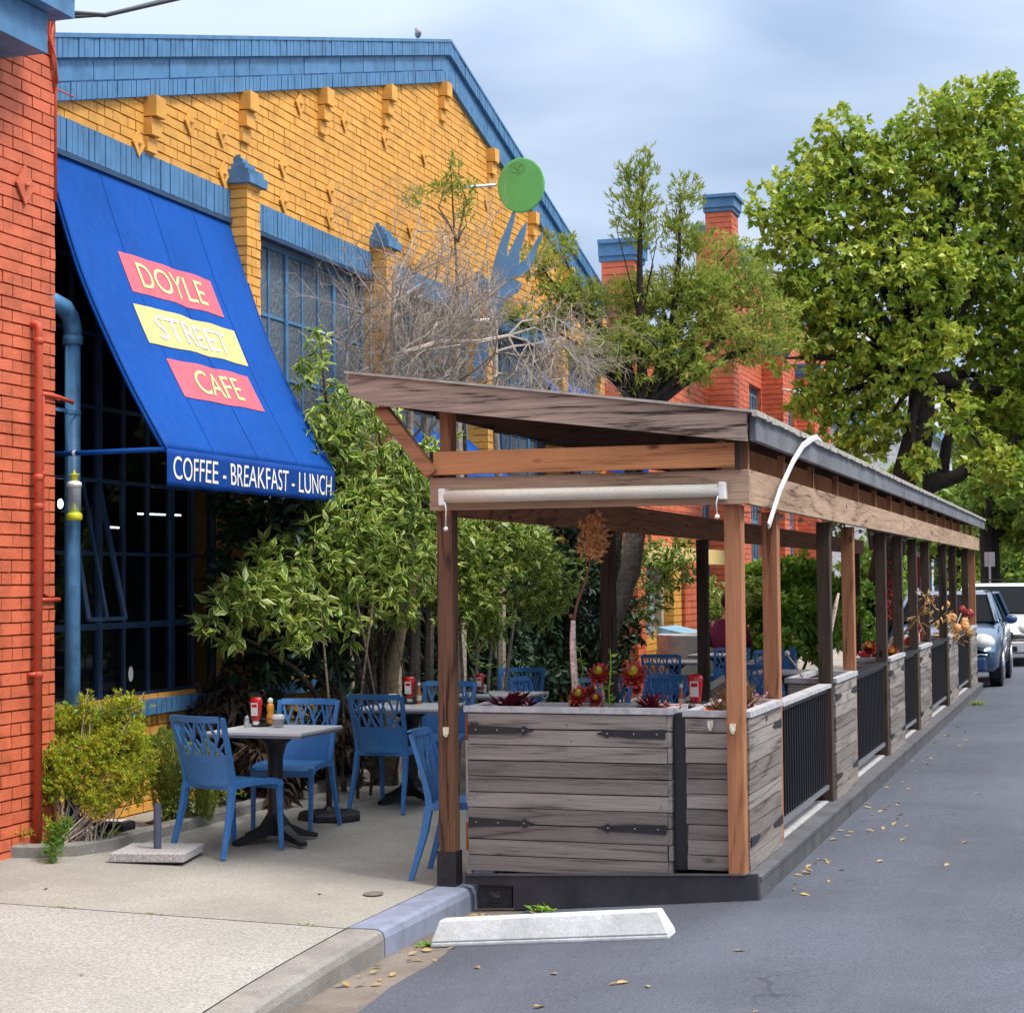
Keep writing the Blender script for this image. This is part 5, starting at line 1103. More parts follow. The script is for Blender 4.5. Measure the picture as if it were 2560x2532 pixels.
# street trees
t = plant('street_tree', 'large leafy green street tree with dark leaning trunk on the right', 'tree')
P, D = clump_twigs(TREE, 250, .9, .38); Pq, Dq, Lq = rosettes(P, D, 8, .135, .95, .06, -.15); leaves('crown', Pq, Dq, Lq, M_TREEL, t, .62, .25, .22)
mb = MB(); mb.tube([(-3.78, 31, 0), (-3.70, 31, .6), (-3.55, 31, 1.6), (-3.32, 31, 2.6), (-3.08, 31, 3.3), (-2.88, 31, 4.2), (-2.78, 31, 5.2), (-2.72, 31.2, 6.4), (-2.5, 31.4, 7.6), (-2.3, 31.5, 8.6)], [.36, .28, .25, .27, .30, .24, .20, .15, .09, .04], 14)
mb.tube([(-2.98, 31, 3.2), (-2.6, 31.1, 3.35), (-2.3, 31.2, 3.42), (-1.95, 31.3, 3.7), (-1.6, 31.5, 3.85), (-.9, 31.8, 4.4)], [.20, .16, .12, .09, .075, .04], 10)
mb.tube([(-2.55, 31.1, 3.35), (-2.45, 31.2, 4.0), (-2.2, 31.3, 4.5), (-1.9, 31.5, 5.2)], [.10, .09, .07, .04], 8); mb.ball((-2.80, 30.80, 4.02), (.12, .06, .09), 10, 7, .1)
limbs(mb, (-2.8, 31.1, 5.0), [c[:3] for c in TREE[::2]], .10, 6, 8, .5); mb.build('trunk', M_BARKD, t, smooth=True)
def far_tree(lab, clumps, base, rad, L=.2, dens=40, name='street_tree', m=M_FARL):
    t = plant(name, lab, 'tree', 'trees further down the street'); P, D = clump_twigs(clumps, dens, .9, .4); Pq, Dq, Lq = rosettes(P, D, 6, L, .95, .1, -.1)
    leaves('crown', Pq, Dq, Lq, m, t, .6, .25, .2); mb = MB(); top = max(c[2] for c in clumps); mb.tube([base, (base[0], base[1], top * .5), (base[0] + .2, base[1], top * .9)], [rad * 1.2, rad, rad * .3], 9); limbs(mb, (base[0], base[1], top * .45), [c[:3] for c in clumps[::2]], rad * .5, 5, 9); mb.build('trunk', M_BARKD, t)
far_tree('green street tree behind the parked cars with a dark trunk', TR2, (-3.0, 52, 0), .25, .19, 240)
rr2 = random.Random(5)
def blob(cx, cy, cz, r, n): return [(cx + rr2.uniform(-r, r), cy + rr2.uniform(-r, r) * .6, cz + rr2.uniform(-r, r) * .75, r * rr2.uniform(.3, .5)) for _ in range(n)]
far_tree('dark green tree far down the sidewalk glimpsed between the posts', blob(-4.6, 62, 3.2, 2.2, 16), (-4.6, 62, 0), .25, .26, 110)
far_tree('pale green tree at the far end of the street beyond the sign', blob(-2.6, 76, 4.2, 2.6, 18), (-2.9, 76, 0), .28, .3, 90)
far_tree('bright yellow green tree just below the big crown, left of its trunk', blob(-5.5, 46, 3.7, 1.1, 12), (-5.4, 46, 0), .14, .18, 260)
far_tree('distant dark tree closing the end of the street', blob(1.0, 110, 5, 5, 22), (1, 110, 0), .4, .5, 38)
far_tree('distant tree behind the white parked car', blob(-3.2, 96, 5, 4, 20), (-3.4, 96, 0), .35, .45, 42)
far_tree('distant tree over the far left sidewalk', blob(-8, 100, 5, 4, 20), (-8, 100, 0), .35, .45, 42)

# hedge shrubs beyond the parklet
def shrub(name, lab, clumps, m, L, dens, wr=.6, k=6, parent=None):
    t = plant(name, lab, 'shrub'); P, D = clump_twigs(clumps, dens, .95, .4); Pq, Dq, Lq = rosettes(P, D, k, L, .95, .03, 0.); leaves('foliage', Pq, Dq, Lq, m, t, wr, .25, .15)
    mb = MB(); b = (sum(c[0] for c in clumps) / len(clumps), sum(c[1] for c in clumps) / len(clumps), .05); limbs(mb, b, [c[:3] for c in clumps[::2]], .02, 5, 7); mb.build('stem', M_BARK, t); return t
shrub('hedge_shrub', 'bright green broad leaved shrub between the two brown posts', HEDGE, M_HEDGE, .11, 1500)
shrub('flowering_shrub', 'pale yellow green shrub behind the person in maroon', HEDGE2, M_VARL, .07, 2000)
shrub('hedge_shrub', 'bright green shrub further along behind the dark posts', [(-3.9, 30 + i * .7, .9 + (i % 3) * .45, .4) for i in range(9)], M_HEDGE, .12, 600)
shrub('understory_shrub', 'dense dark green undergrowth below the cafe windows, thickened to stand in for shade', [(-6.15 + .12 * math.sin(i * 2.1), 12.95 + i * .42, .55 + .62 * (i % 4), .33) for i in range(26)] + [(-6.1, 13.0 + i * .5, 2.2 + .2 * (i % 2), .3) for i in range(9)] + [(-6.28, 12.85, 1.1 + .32 * i, .27) for i in range(5)] + [(-6.2, 16.6 + i * .45, .8 + .55 * (i % 3), .34) for i in range(17)], leafmat('dark_green_shade_leaf', [(.02, .05, .02), (.035, .075, .03), (.015, .035, .02)], .1, .45, .3), .13, 480, .4)  # dark foliage plus extra masses added to stand for shade on the wall
# dead leaf plant under the window sill
t = plant('withered_plant', 'drooping dark withered leaves at the end of the blue window sill', 'plant')
P, D = clump_twigs(DEAD, 2600, .9, .5); D = unit(D + np.array([.2, -.3, -.6])); Pq, Dq, Lq = rosettes(P, D, 4, .15, .6, .05, -.4); leaves('foliage', Pq, Dq, Lq, M_DEADL, t, .30, .4, .4)
# ---- foreground bush
t = plant('feathery_bush', 'yellow green feathery bush against the red wall in the left foreground', 'bush')
P, D = clump_twigs(BUSH + [(x+.07*math.sin(i*3), y-.05, z+.03*math.cos(i*2), r*.6) for i, (x, y, z, r) in enumerate(BUSH)] + [(-5.86,10.4,.8,.06),(-5.84,10.45,.55,.07),(-6.0,10.4,1.02,.05),(-6.2,10.35,.93,.06),(-6.42,10.2,.6,.07)], 10000, .95, .55); Pq, Dq, Lq = rosettes(P, unit(D + np.array([0, 0, .5])), 12, .024, .8, .03, .2); leaves('foliage', Pq, Dq, Lq, M_BUSH, t, .38, .2, .1)
mb = MB(); rr = random.Random(4)
for k in range(46):
    c = BUSH[k % len(BUSH)]; b = (-5.98 - rr.random() * .3, 10.05 + rr.random() * .3, .10); e = (c[0] + rr.uniform(-.1, .1), c[1] + rr.uniform(-.1, .1), c[2] + rr.uniform(-.05, .12)); mb.tube([b, Vector(b).lerp(Vector(e), .5) + Vector((rr.uniform(-.05, .05), 0, .02)), e], [.005, .004, .002], 5)
for k in range(9): q = rr.uniform(-.06, .06); mb.tube([(-6.2 + q, 10.02 + rr.uniform(-.1, .1), .14), (-6.05 + q + rr.uniform(-.05, .08), 10.15, .28 + rr.uniform(0, .08)), (-5.9 + rr.uniform(-.1, .1), 10.3, .45 + rr.uniform(0, .15))], [.005, .004, .002], 5)
mb.build('stem', M_BARKP, t)
t = plant('trailing_sprig', 'bright green feathery sprig hanging over the bed curb', 'plant')
TF = [(-6.03,9.80,0.29,0.06),(-6.05,9.76,0.24,0.065),(-6.03,9.72,0.17,0.055),(-6.04,9.68,0.11,0.035),(-6.035,9.66,.07,.02),(-6.0,9.82,.31,.04)]
P, D = clump_twigs(TF, 20000, 1, .5); Pq, Dq, Lq = rosettes(P, D, 9, .018, .8, .02, 0); leaves('foliage', Pq, Dq, Lq, leafmat('fresh_green_sprig', [(.10, .22, .02), (.16, .30, .03), (.08, .18, .02)], .3, .6, .2, None, .2), t, .4, .2, .1)
t = plant('trailing_sprig', 'dark green low sprig at the foot of the red wall', 'plant')
P, D = clump_twigs([(-6.30,9.82,0.26,0.05),(-6.42,9.85,0.25,0.045),(-6.2,9.9,.3,.05)], 5000, .8, .5); Pq, Dq, Lq = rosettes(P, D, 8, .02, .8, .02, 0); leaves('foliage', Pq, Dq, Lq, M_BUSH, t, .4, .2, .1)
# foxtail ferns
for i, (bx, by, tx, ty, tz, r, lab) in enumerate(((-6.2, 11.4, -6.24, 11.3, .70, .045, 'leftmost upright foxtail fern plume by the yellow wall'), (-6.14, 11.4, -6.14, 11.25, .76, .045, 'tallest foxtail fern plume left of the nearest chair'), (-6.1, 11.4, -6.04, 11.2, .74, .04, 'foxtail fern plume seen just left of the chair leg'), (-6.0, 11.5, -5.9, 11.2, .66, .05, 'foxtail fern plume behind the branch pattern of the chair back'), (-5.95, 11.5, -5.80, 11.25, .68, .045, 'foxtail fern plume behind the chair, near the ketchup'), (-6.1, 11.5, -6.3, 11.2, .62, .04, 'short leaning foxtail fern plume at the wall'))):
    t = plant('foxtail_fern', lab, 'fern', 'foxtail fern plumes'); n = 2600; s = RNG.random(n); b = np.array([bx, by, .12]); e = np.array([tx, ty, tz]); bend = np.sin(s * math.pi)[:, None] * np.array([.03, -.03, 0])
    rad = r * 1.7 * (.45 + .9 * np.sin(np.clip(s * 1.1, 0, 1) * math.pi * .55 + .5)) * np.clip((1.02 - s) * 6, 0.15, 1); th = RNG.random(n) * 6.28; o_ = np.stack([np.cos(th) * rad * .6, np.sin(th) * rad * .6, np.zeros(n)], 1)
    P = b + (e - b) * s[:, None] + bend + o_; D = unit(o_ + np.array([0, 0, .04])); leaves('plume', P, D, np.full(n, .028) * RNG.uniform(.7, 1.4, n), M_FERN, t, .3, .1, .05)
    MB().tube([tuple(b), tuple((b + e) / 2 + np.array([.03, -.03, 0])), tuple(e)], [.006, .005, .003], 5).build('stem', M_BARKP, t)
P, D = clump_twigs([(-5.98, 11.3, .26, .10), (-5.93, 11.6, .28, .12), (-5.95, 11.9, .30, .12), (-6.05, 11.2, .22, .08)], 2600, .8, .5); t = plant('ground_fern', 'low spread of foxtail fern fronds along the bed curb', 'fern'); Pq, Dq, Lq = rosettes(P, D, 8, .025, .8, .02, .2); leaves('foliage', Pq, Dq, Lq, M_FERN, t, .35, .2, .1)

# ------------------------------------------------------------------ planter plants
def spiky(name, lab, x, y, z, n, L, m, cat='succulent', spread=1., wr=.14, up_=.45):
    t = plant(name, lab, cat, 'plants in the planters'); th = RNG.random(n) * 6.283; el = RNG.uniform(.1, 1.1, n) * up_ + .1
    D = np.stack([np.cos(th) * spread, np.sin(th) * spread, el], 1); P = np.tile(np.array([x, y, z]), (n, 1)) + RNG.normal(size=(n, 3)) * np.array([.02, .02, .004]); leaves('leaves', P, D, L * RNG.uniform(.6, 1.15, n), m, t, wr, .5, .12, .95); return t
def aeonium(lab, x, y, z, r, base=None, lime=True):
    t = plant('aeonium_rosette', lab, 'succulent', 'red aeonium rosettes')
    for ring, (k, el, rr_) in enumerate(((14, .05, 1.0), (13, .35, .92), (12, .8, .78), (10, 1.5, .6), (8, 2.6, .42))):
        th = np.arange(k) * 6.283 / k + ring * .35; D = unit(np.stack([np.cos(th), np.sin(th), np.full(k, el)], 1)); D = np.stack([D[:, 0], D[:, 1] * .62 - D[:, 2] * .78, D[:, 1] * .78 + D[:, 2] * .62], 1); P = np.tile(np.array([x, y - ring * r * .04, z + ring * r * .03]), (k, 1)); leaves('petals', P, D, np.full(k, r * rr_), M_AEO if ring < 3 or not lime else M_AEOC, t, .62, .4, -.15, .98)
    if base: MB().tube([base, ((base[0] + x) / 2 + .01, base[1], (base[2] + z) / 2), (x, y, z)], [.011, .010, .012], 8).build('stem', M_STALK, t, smooth=True)
spiky('bromeliad', 'purple spiky rosette at the left end of the front planter', -3.36, 10.30, 1.01, 26, .15, M_BROM, wr=.15, up_=1.5)
spiky('bromeliad', 'small purple spiky rosette beside the larger one at the planter left end', -3.24, 10.34, 1.01, 14, .12, M_BROM, wr=.15, up_=1.5)
spiky('bromeliad', 'purple spiky rosette near the right end of the front planter', -2.50, 10.31, 1.01, 24, .14, M_BROM, wr=.15, up_=1.5)
spiky('bromeliad', 'small pink red spiky rosette on the planter right end', -2.38, 10.36, 1.0, 16, .11, M_AEO, wr=.13, up_=.8)
aeonium('low red rosette with green heart at the foot of the scaly stalk', -2.90, 10.24, 1.08, .075, (-2.9, 10.26, .98)); aeonium('second low red rosette right of the scaly stalk foot', -2.81, 10.28, 1.06, .055, (-2.81, 10.29, .98)); aeonium('third small dark red rosette behind the stalk foot', -2.86, 10.34, 1.10, .05, (-2.86, 10.34, .98), False)
aeonium('low dark red rosette left of the stalk foot', -2.945, 10.3, 1.03, .04, None, False)
aeonium('red rosette with lime centre raised on a stem in mid planter', -2.80, 10.33, 1.20, .085, (-2.79, 10.35, .98)); aeonium('largest red and lime rosette on the tallest stem of the front planter', -2.585, 10.30, 1.195, .10, (-2.57, 10.33, .98)); aeonium('small dark rosette under the largest rosette', -2.575, 10.32, 1.12, .04, None, False)
t = plant('scaly_stalk_plant', 'tall leaning scaly stalk topped with a tan dried flower head', 'succulent')
mb = MB(); mb.tube([(-2.93, 10.33, .98), (-2.945, 10.33, 1.10), (-2.955, 10.33, 1.25), (-2.96, 10.33, 1.40), (-2.955, 10.33, 1.52)], [.021, .021, .020, .018, .014], 12); mb.build('stalk', M_STALK, t, smooth=True)
mb = MB(); mb.tube([(-2.955, 10.33, 1.50), (-2.93, 10.33, 1.62), (-2.885, 10.33, 1.73), (-2.855, 10.33, 1.83), (-2.845, 10.33, 1.90)], [.010, .008, .007, .006, .005], 8); mb.ball((-2.965, 10.32, 1.545), .014, 8, 6); mb.build('flower_stem', speckle('red_brown_stem', (.22, .09, .06)), t, smooth=True)
P, D = clump_twigs([(-2.835, 10.33, 1.93, .065), (-2.82, 10.33, 2.0, .07), (-2.84, 10.33, 2.06, .06), (-2.80, 10.33, 2.09, .04), (-2.87, 10.33, 1.95, .06), (-2.80, 10.33, 1.97, .06)], 14000, 1, .5); Pq, Dq, Lq = rosettes(P, unit(D + np.array([0, 0, .3])), 3, .034, .7, .01, .1); leaves('flower_head', Pq, Dq, Lq, M_TANF, t, .3, .3, -.1)
def weed(lab, pts, n, L, m, name='weed', parent_label=None):
    t = plant(name, lab, 'weed'); MB().tube(pts, [.004] * (len(pts) - 1) + [.002], 5).build('stem', M_HEDGE, t); A = np.array(pts); k = RNG.integers(0, len(pts) - 1, n); f = RNG.random((n, 1)); P = A[k] * (1 - f) + A[k + 1] * f; D = unit(RNG.normal(size=(n, 3)) * np.array([1, .6, .3]) + np.array([0, 0, .3])); leaves('leaves', P, D, L * RNG.uniform(.6, 1.2, n), m, t, .3, .2, .2); return t
weed('thin yellow green weed stalk between the two tall red rosettes', [(-2.735, 10.31, .98), (-2.74, 10.31, 1.12), (-2.725, 10.31, 1.24), (-2.73, 10.31, 1.36)], 26, .055, M_HEDGE)
weed('small vine with yellow green leaves left of the scaly stalk', [(-3.07, 10.9, 1.0), (-3.08, 10.9, 1.1), (-3.06, 10.9, 1.2), (-3.08, 10.9, 1.34)], 18, .05, M_HEDGE)
MBh = MB().tube([(.018 * math.sin(a), 0, .04 + .018 * math.cos(a)) for a in [i * math.pi / 8 for i in range(17)]], .0035, 6, False).tube([(0, 0, -.03), (0, 0, .02)], .004, 6)
o = MBh.build('eye_hook', M_METAL); o.location = (-3.175, 10.47, 1.035); tag(o, 'small metal ring hook on the back rim of the front planter', 'hook')
spiky('succulent_rosette', 'flame orange rosette on the corner planter behind the corner post', -2.15, 10.30, .985, 30, .075, leafmat('orange_red_succulent', [(.50, .07, .02), (.60, .13, .03)], .15, .4), wr=.3, up_=.7)
spiky('dry_grass_tuft', 'straw coloured dry grass tuft at the corner planter', -2.06, 10.66, .985, 150, .17, M_DRY, 'grass', .28, .012, 1.3); spiky('dry_grass_tuft', 'small pale dry tuft left of the corner post', -2.13, 10.5, .985, 60, .10, M_DRY, 'grass', .4, .02, 1.2)
t = plant('flower_cluster', 'pink flower cluster on the corner planter next to the brown post', 'flowers'); P, D = clump_twigs([(-2.03, 10.86, 1.02, .06), (-2.0, 10.98, 1.03, .065), (-2.02, 11.08, 1.02, .05)], 9000, .7, .4); leaves('petals', P, D, np.full(len(P), .022), M_PNKF, t, .8, .3, .0)
t = plant('bare_stalk', 'bare leaning spotted stalk rising from the second street side planter', 'succulent'); MB().tube([(-2.03, 14.0, .98), (-2.03, 14.0, 1.12), (-2.015, 14, 1.26), (-1.985, 14, 1.40), (-1.95, 14, 1.52), (-1.92, 14.0, 1.64)], [.034, .032, .03, .026, .018, .008], 10).build('stalk', M_STALK, t, smooth=True)
t = plant('fallen_stalk', 'thin pale stalk leaning over the back of the second planter', 'twig'); MB().tube([(-2.13, 13.62, 1.0), (-2.18, 13.6, 1.10), (-2.25, 13.6, 1.19)], [.009, .008, .006], 6).ball((-2.25, 13.6, 1.20), .022, 6, 5, .2).build('stalk', M_BARKP, t)
for i in range(7): aeonium('dark red rosette crowding the third street side planter', -2.08 + .1 * math.sin(i * 2.3), 17.2 + i * .17, 1.05 + .05 * math.cos(i * 1.7), .085, (-2.08 + .1 * math.sin(i * 2.3), 17.2 + i * .17, .97), i % 3 == 0)
t = plant('dried_flower_stalk', 'tan branching dried flower stalk leaning out between the dark posts', 'succulent')
mb = MB(); mb.tube([(-2.12, 19.0, 1.02), (-1.98, 18.95, 1.15), (-1.86, 18.9, 1.28), (-1.76, 18.9, 1.42), (-1.70, 18.9, 1.55)], [.02, .017, .014, .011, .008], 8); rr = random.Random(8)
for k in range(26):
    a = Vector((-1.85, 18.9, 1.30)).lerp(Vector((-1.70, 18.9, 1.55)), rr.random()); d = Vector((rr.uniform(-.3, 1), rr.uniform(-1, .6), rr.uniform(-.7, .7))).normalized() * rr.uniform(.08, .2); mb.tube([a, a + d * .6 + Vector((0, 0, .02)), a + d], [.006, .005, .003], 5)
mb.build('stalk', M_DRY, t); P, D = clump_twigs([(-1.70, 18.9, 1.56, .09), (-1.66, 18.85, 1.46, .07), (-1.58, 18.9, 1.36, .09), (-1.55, 18.85, 1.28, .06)], 1900, .9, .5); leaves('seed_head', P, D, np.full(len(P), .055), M_TANF, t, .35, .3, 0)
for i, (x, y, z, r) in enumerate(((-2.0, 21.0, 1.1, .08), (-2.05, 20.4, 1.05, .08), (-1.98, 20.75, 1.2, .06), (-2.1, 20.2, 1.02, .08))): aeonium('rust brown rosette in the fourth street side planter', x, y, z, r, (x, y, .97), False)
t = plant('ball_succulents', 'mass of brown and olive ball shaped succulent heads over the fifth planter', 'succulent'); rr = random.Random(3)
for i, (x, y, z) in enumerate([(-1.99, 24.6, 1.40), (-1.96, 24.4, 1.20), (-1.90, 24.6, 1.23), (-1.70, 24.8, 1.28), (-1.75, 24.6, 1.17), (-2.06, 24.4, 1.14), (-1.83, 24.5, 1.09), (-2.0, 24.2, 1.01), (-1.86, 24.5, .99), (-1.70, 24.6, 1.04), (-2.06, 24.0, .97), (-1.8, 24.9, 1.32), (-2.05, 24.8, 1.28), (-1.92, 24.9, 1.10), (-1.72, 24.3, 1.12)]):
    MB().ball((x, y, z), (.055, .055, .06), 10, 8, .12).build('head', (M_TANF, M_DRY, M_TANF, M_AEO)[i % 4], t); MB().tube([(x * .5 - 1.02, 24.5, .95), (x, y, z)], .008, 5).build('stem', M_BARKP, t)
P, D = clump_twigs([(-1.85, 24.4, 1.0, .12), (-2.0, 24.6, 1.0, .12), (-1.75, 24.6, 1.0, .1)], 1200, .9, .5); leaves('undergrowth', P, D, np.full(len(P), .07), M_DRY, t, .2, .3, .1)
t = plant('red_flower_garland', 'hanging string of bright red blooms between the dark posts', 'flowers'); P, D = clump_twigs([(-2.22, 20.1, 1.3 + i * .05, .055 + .012 * (i % 2)) for i in range(13)], 4000, 1, .4); leaves('petals', P, D, np.full(len(P), .035), leafmat('scarlet_petal', [(.65, .012, .015), (.5, .01, .012)], .2, .5), t, .7, .3, 0)
t = plant('red_ribbon', 'narrow red hanging banner with a white top between far posts', 'banner'); MB().box(-2.30, -2.255, 24.0, 24.01, 1.62, 2.02).build('cloth', painted('red_cloth', (.55, .02, .03)), t); MB().box(-2.31, -2.25, 23.995, 24.015, 2.02, 2.07).build('top_band', M_WHT, t)
# vine leaves wandering behind the table
weed('leafy creeper with pale leaves reaching out behind the third table', [(-5.25, 14.9, 1.35), (-5.15, 14.8, 1.12), (-5.0, 14.8, 1.02), (-4.85, 14.8, 1.04)], 30, .07, M_VARL)
# red leaved ground plants by the entrance
t = plant('red_leaf_bedding', 'row of dark red leaved plants below the red pillar', 'plant'); P, D = clump_twigs([(-6.0 + i * .16, 25.8 - .3, .62 + .04 * (i % 2), .10) for i in range(9)], 2600, 1, .5); leaves('leaves', P, unit(D + np.array([0, 0, .8])), np.full(len(P), .09), M_BROM, t, .25, .3, .1)

# ------------------------------------------------------------------ person
def skin_body(name, joints, edges, mat, parent, sub=2):
    me = bpy.data.meshes.new(name); me.from_pydata([j[:3] for j in joints], edges, []); o = bpy.data.objects.new(name, me); COL.objects.link(o); o.parent = parent
    sm_ = o.modifiers.new('skin', 'SKIN'); sv = me.skin_vertices[0].data if me.skin_vertices else None
    if sv is None:
        bpy.context.view_layer.objects.active = o; sv = me.skin_vertices[0].data if me.skin_vertices else None
    if sv:
        for q, j in zip(sv, joints): q.radius = (j[3], j[4] if len(j) > 4 else j[3])
        sv[0].use_root = True
    ss = o.modifiers.new('sub', 'SUBSURF'); ss.levels = sub; ss.render_levels = sub; me.materials.append(mat); return o
pz = walk_z(-4.84); t = thing('person', 'person in a maroon top seated with their back to the camera', 'person', (-4.84, 24.42, pz))
J = [(0, 0, .52, .16, .13), (0, -.05, .78, .16, .12), (0, -.03, 1.02, .17, .12), (0, .02, 1.16, .10, .09), (0, .05, 1.24, .055), (0, .08, 1.34, .085, .10), (0, .08, 1.44, .075, .09),
     (.17, .0, 1.10, .07), (.25, .08, .86, .055), (.20, .32, .82, .042), (.17, .44, .84, .035), (-.17, .0, 1.10, .07), (-.25, .08, .86, .055), (-.20, .32, .82, .042), (-.17, .44, .84, .035),
     (.10, .25, .50, .095), (.11, .45, .48, .07), (.11, .46, .25, .055), (.11, .44, .06, .04), (.11, .58, .04, .04), (-.10, .25, .50, .095), (-.11, .45, .48, .07), (-.11, .46, .25, .055), (-.11, .44, .06, .04), (-.11, .58, .04, .04)]
Eg = [(0, 1), (1, 2), (2, 3), (3, 4), (4, 5), (5, 6), (2, 7), (7, 8), (8, 9), (9, 10), (2, 11), (11, 12), (12, 13), (13, 14), (0, 15), (15, 16), (16, 17), (17, 18), (18, 19), (0, 20), (20, 21), (21, 22), (22, 23), (23, 24)]
body = skin_body('body', J, Eg, flat('skin', (.45, .25, .17), .6), t)
M_MAR = painted('maroon_cloth', (.16, .012, .05), .85, .12, 9, .3, .1); CL = [(0, 0, .50, .185, .155), (0, -.06, .76, .19, .15), (0, -.045, 1.02, .205, .15), (0, .01, 1.15, .13, .11), (.20, .0, 1.09, .085), (.265, .08, .86, .072), (.21, .30, .82, .055), (-.20, .0, 1.09, .085), (-.265, .08, .86, .072), (-.21, .30, .82, .055)]
skin_body('jumper', CL, [(0, 1), (1, 2), (2, 3), (2, 4), (4, 5), (5, 6), (2, 7), (7, 8), (8, 9)], M_MAR, t)
MB().ball((0, .065, 1.42), (.098, .108, .115), 14, 10, .03).build('hair', flat('dark_brown_hair', (.03, .018, .012), .8), t, smooth=True)
skin_body('trousers', [(0, 0, .50, .165, .14), (.10, .25, .50, .105), (.11, .46, .48, .082), (.11, .46, .20, .07), (-.10, .25, .50, .105), (-.11, .46, .48, .082), (-.11, .46, .20, .07)], [(0, 1), (1, 2), (2, 3), (0, 4), (4, 5), (5, 6)], flat('dark_trousers', (.02, .022, .03), .8), t)

# ------------------------------------------------------------------ cars
def suv(name, lab, x, y, paint, bumper, W_, H_, L_, lampcol, rails=False):
    t = thing(name, lab, 'car', (x, y, 0)); w = W_ / 2; zb = .24; G = flat('car_glass', (.008, .011, .014), .45, spec=.04)
    st = [(0, .80, .62, .50), (.05, .90, .70, .36), (.16, .96, .80, .28), (.45, .99, .90, zb), (1.15, 1, .99, zb), (1.5, 1, 1.03, zb), (L_ - .5, 1, 1.05, zb), (L_ - .12, .96, 1.02, .32), (L_, .88, .92, .5)]
    mb = MB(); n = 12
    for (yy_, k, zt_, zl) in st:
        a = w * k
        for (xx, zz) in ((-a * .90, zl), (-a * .98, zl + .08), (-a, .58), (-a * .985, zt_ - .12), (-a * .93, zt_ - .03), (-a * .70, zt_ + .015), (a * .70, zt_ + .015), (a * .93, zt_ - .03), (a * .985, zt_ - .12), (a, .58), (a * .98, zl + .08), (a * .90, zl)): mb.v.append((xx, yy_, zz))
    for i in range(len(st) - 1):
        for k in range(n): mb.f.append((i * n + k, i * n + (k + 1) % n, (i + 1) * n + (k + 1) % n, (i + 1) * n + k))
    mb.f.append(tuple(range(n))); mb.f.append(tuple((len(st) - 1) * n + i for i in reversed(range(n))))
    mb.build('body', paint, t, smooth=True, bevel=0)
    b0, b1, t0, t1 = 1.12, L_ - .12, 1.85, L_ - .55; zc = 1.02
    def ringp(q, s): return [(-w * s, q[0], q[1]), (w * s, q[0], q[1])]
    mb = MB().hexa([(-w * .90, b0, zc), (w * .90, b0, zc), (-w * .90, b1, zc), (w * .90, b1, zc), (-w * .70, t0, H_ - .05), (w * .70, t0, H_ - .05), (-w * .70, t1, H_ - .05), (w * .70, t1, H_ - .05)]); mb.build('window_glass', G, t, bevel=.03)
    mb = MB()
    for s in (-1, 1):
        mb.bar((s * w * .90, b0 - .04, zc), (s * w * .71, t0, H_ - .04), .07, .06); mb.bar((s * w * .90, b1, zc), (s * w * .71, t1, H_ - .04), .16, .06)
        for f_ in (.36, .68): yb = b0 + (b1 - b0) * f_; mb.bar((s * w * .905, yb, zc), (s * w * .71, t0 + (t1 - t0) * (f_ - .1), H_ - .05), .07, .03)
    mb.hexa([(-w * .73, t0 - .03, H_ - .06), (w * .73, t0 - .03, H_ - .06), (-w * .73, t1 + .04, H_ - .06), (w * .73, t1 + .04, H_ - .06), (-w * .60, t0 + .12, H_), (w * .60, t0 + .12, H_), (-w * .60, t1 - .06, H_), (w * .60, t1 - .06, H_)])
    mb.build('roof', paint, t, bevel=.03)
    MB().box(-w * .78, w * .78, -.02, .10, .27, .50).build('front_bumper', bumper, t, bevel=.04)
    mb = MB().box(-w * .42, w * .42, -.045, .02, .52, .68); mb.build('grille', M_BLK, t, bevel=.02); MB().box(-w * .5, w * .5, -.05, -.01, .30, .40).build('air_intake', M_BLK, t)
    MB().box(-.16, .16, -.065, -.055, .42, .52).build('number_plate', M_WHT, t)
    for s in (-1, 1):
        m = MB().ball((0, 0, 0), (.21, .20, .15), 14, 9).build('headlight', lampcol, t, smooth=True); m.location = (s * w * .70, .19, .71)
        for (yy_) in (.86, L_ - .85):
            g = MB().lathe([(.26, -.11), (.335, -.10), (.345, 0), (.335, .10), (.26, .11)], (0, 0, 0), 26, A90).build('wheel', M_BLK, t, smooth=False); g.location = (s * (w - .095), yy_, .345)
            MB().lathe([(.235, .0), (.225, .04), (.09, .02), (.05, .045)], (0, 0, 0), 20, Matrix.Rotation(R(90 * s), 3, 'Y')).build('rim', M_METAL, g).location = (s * .085, 0, 0)
            MB().lathe([(.385, -.02), (.385, .012)], (s * (w - .01), yy_, .36), 26, A90).build('wheel_arch', M_BLK, t)
        MB().ball((0, 0, 0), (.10, .06, .075), 12, 8).bar((0, 0, 0), (-s * .14, .05, -.04), .04, .03).build('wing_mirror', bumper, t, smooth=True).location = (s * (w + .12), 1.45, 1.06)
    if rails:
        mb = MB()
        for s in (-1, 1): mb.tube([(s * w * .62, t0 + .1, H_ + .0), (s * w * .62, t0 + .2, H_ + .05), (s * w * .62, t1 - .2, H_ + .05), (s * w * .62, t1, H_)], .02, 8)
        for yy_ in (t0 + .35, t1 - .4): mb.box(-w * .66, w * .66, yy_, yy_ + .06, H_ + .06, H_ + .085)
        mb.build('roof_rack', M_BLK, t)
    return t
C_SILV = flat('silver_blue_car_paint', (.055, .11, .20), .22, .3, coat=.8); C_BLUE = flat('blue_car_plastic', (.02, .06, .18), .35, coat=.5); C_WHITE = flat('white_car_paint', (.66, .68, .70), .22, coat=.8); LAMP = flat('headlight_glass', (.62, .66, .68), .12, coat=.8)
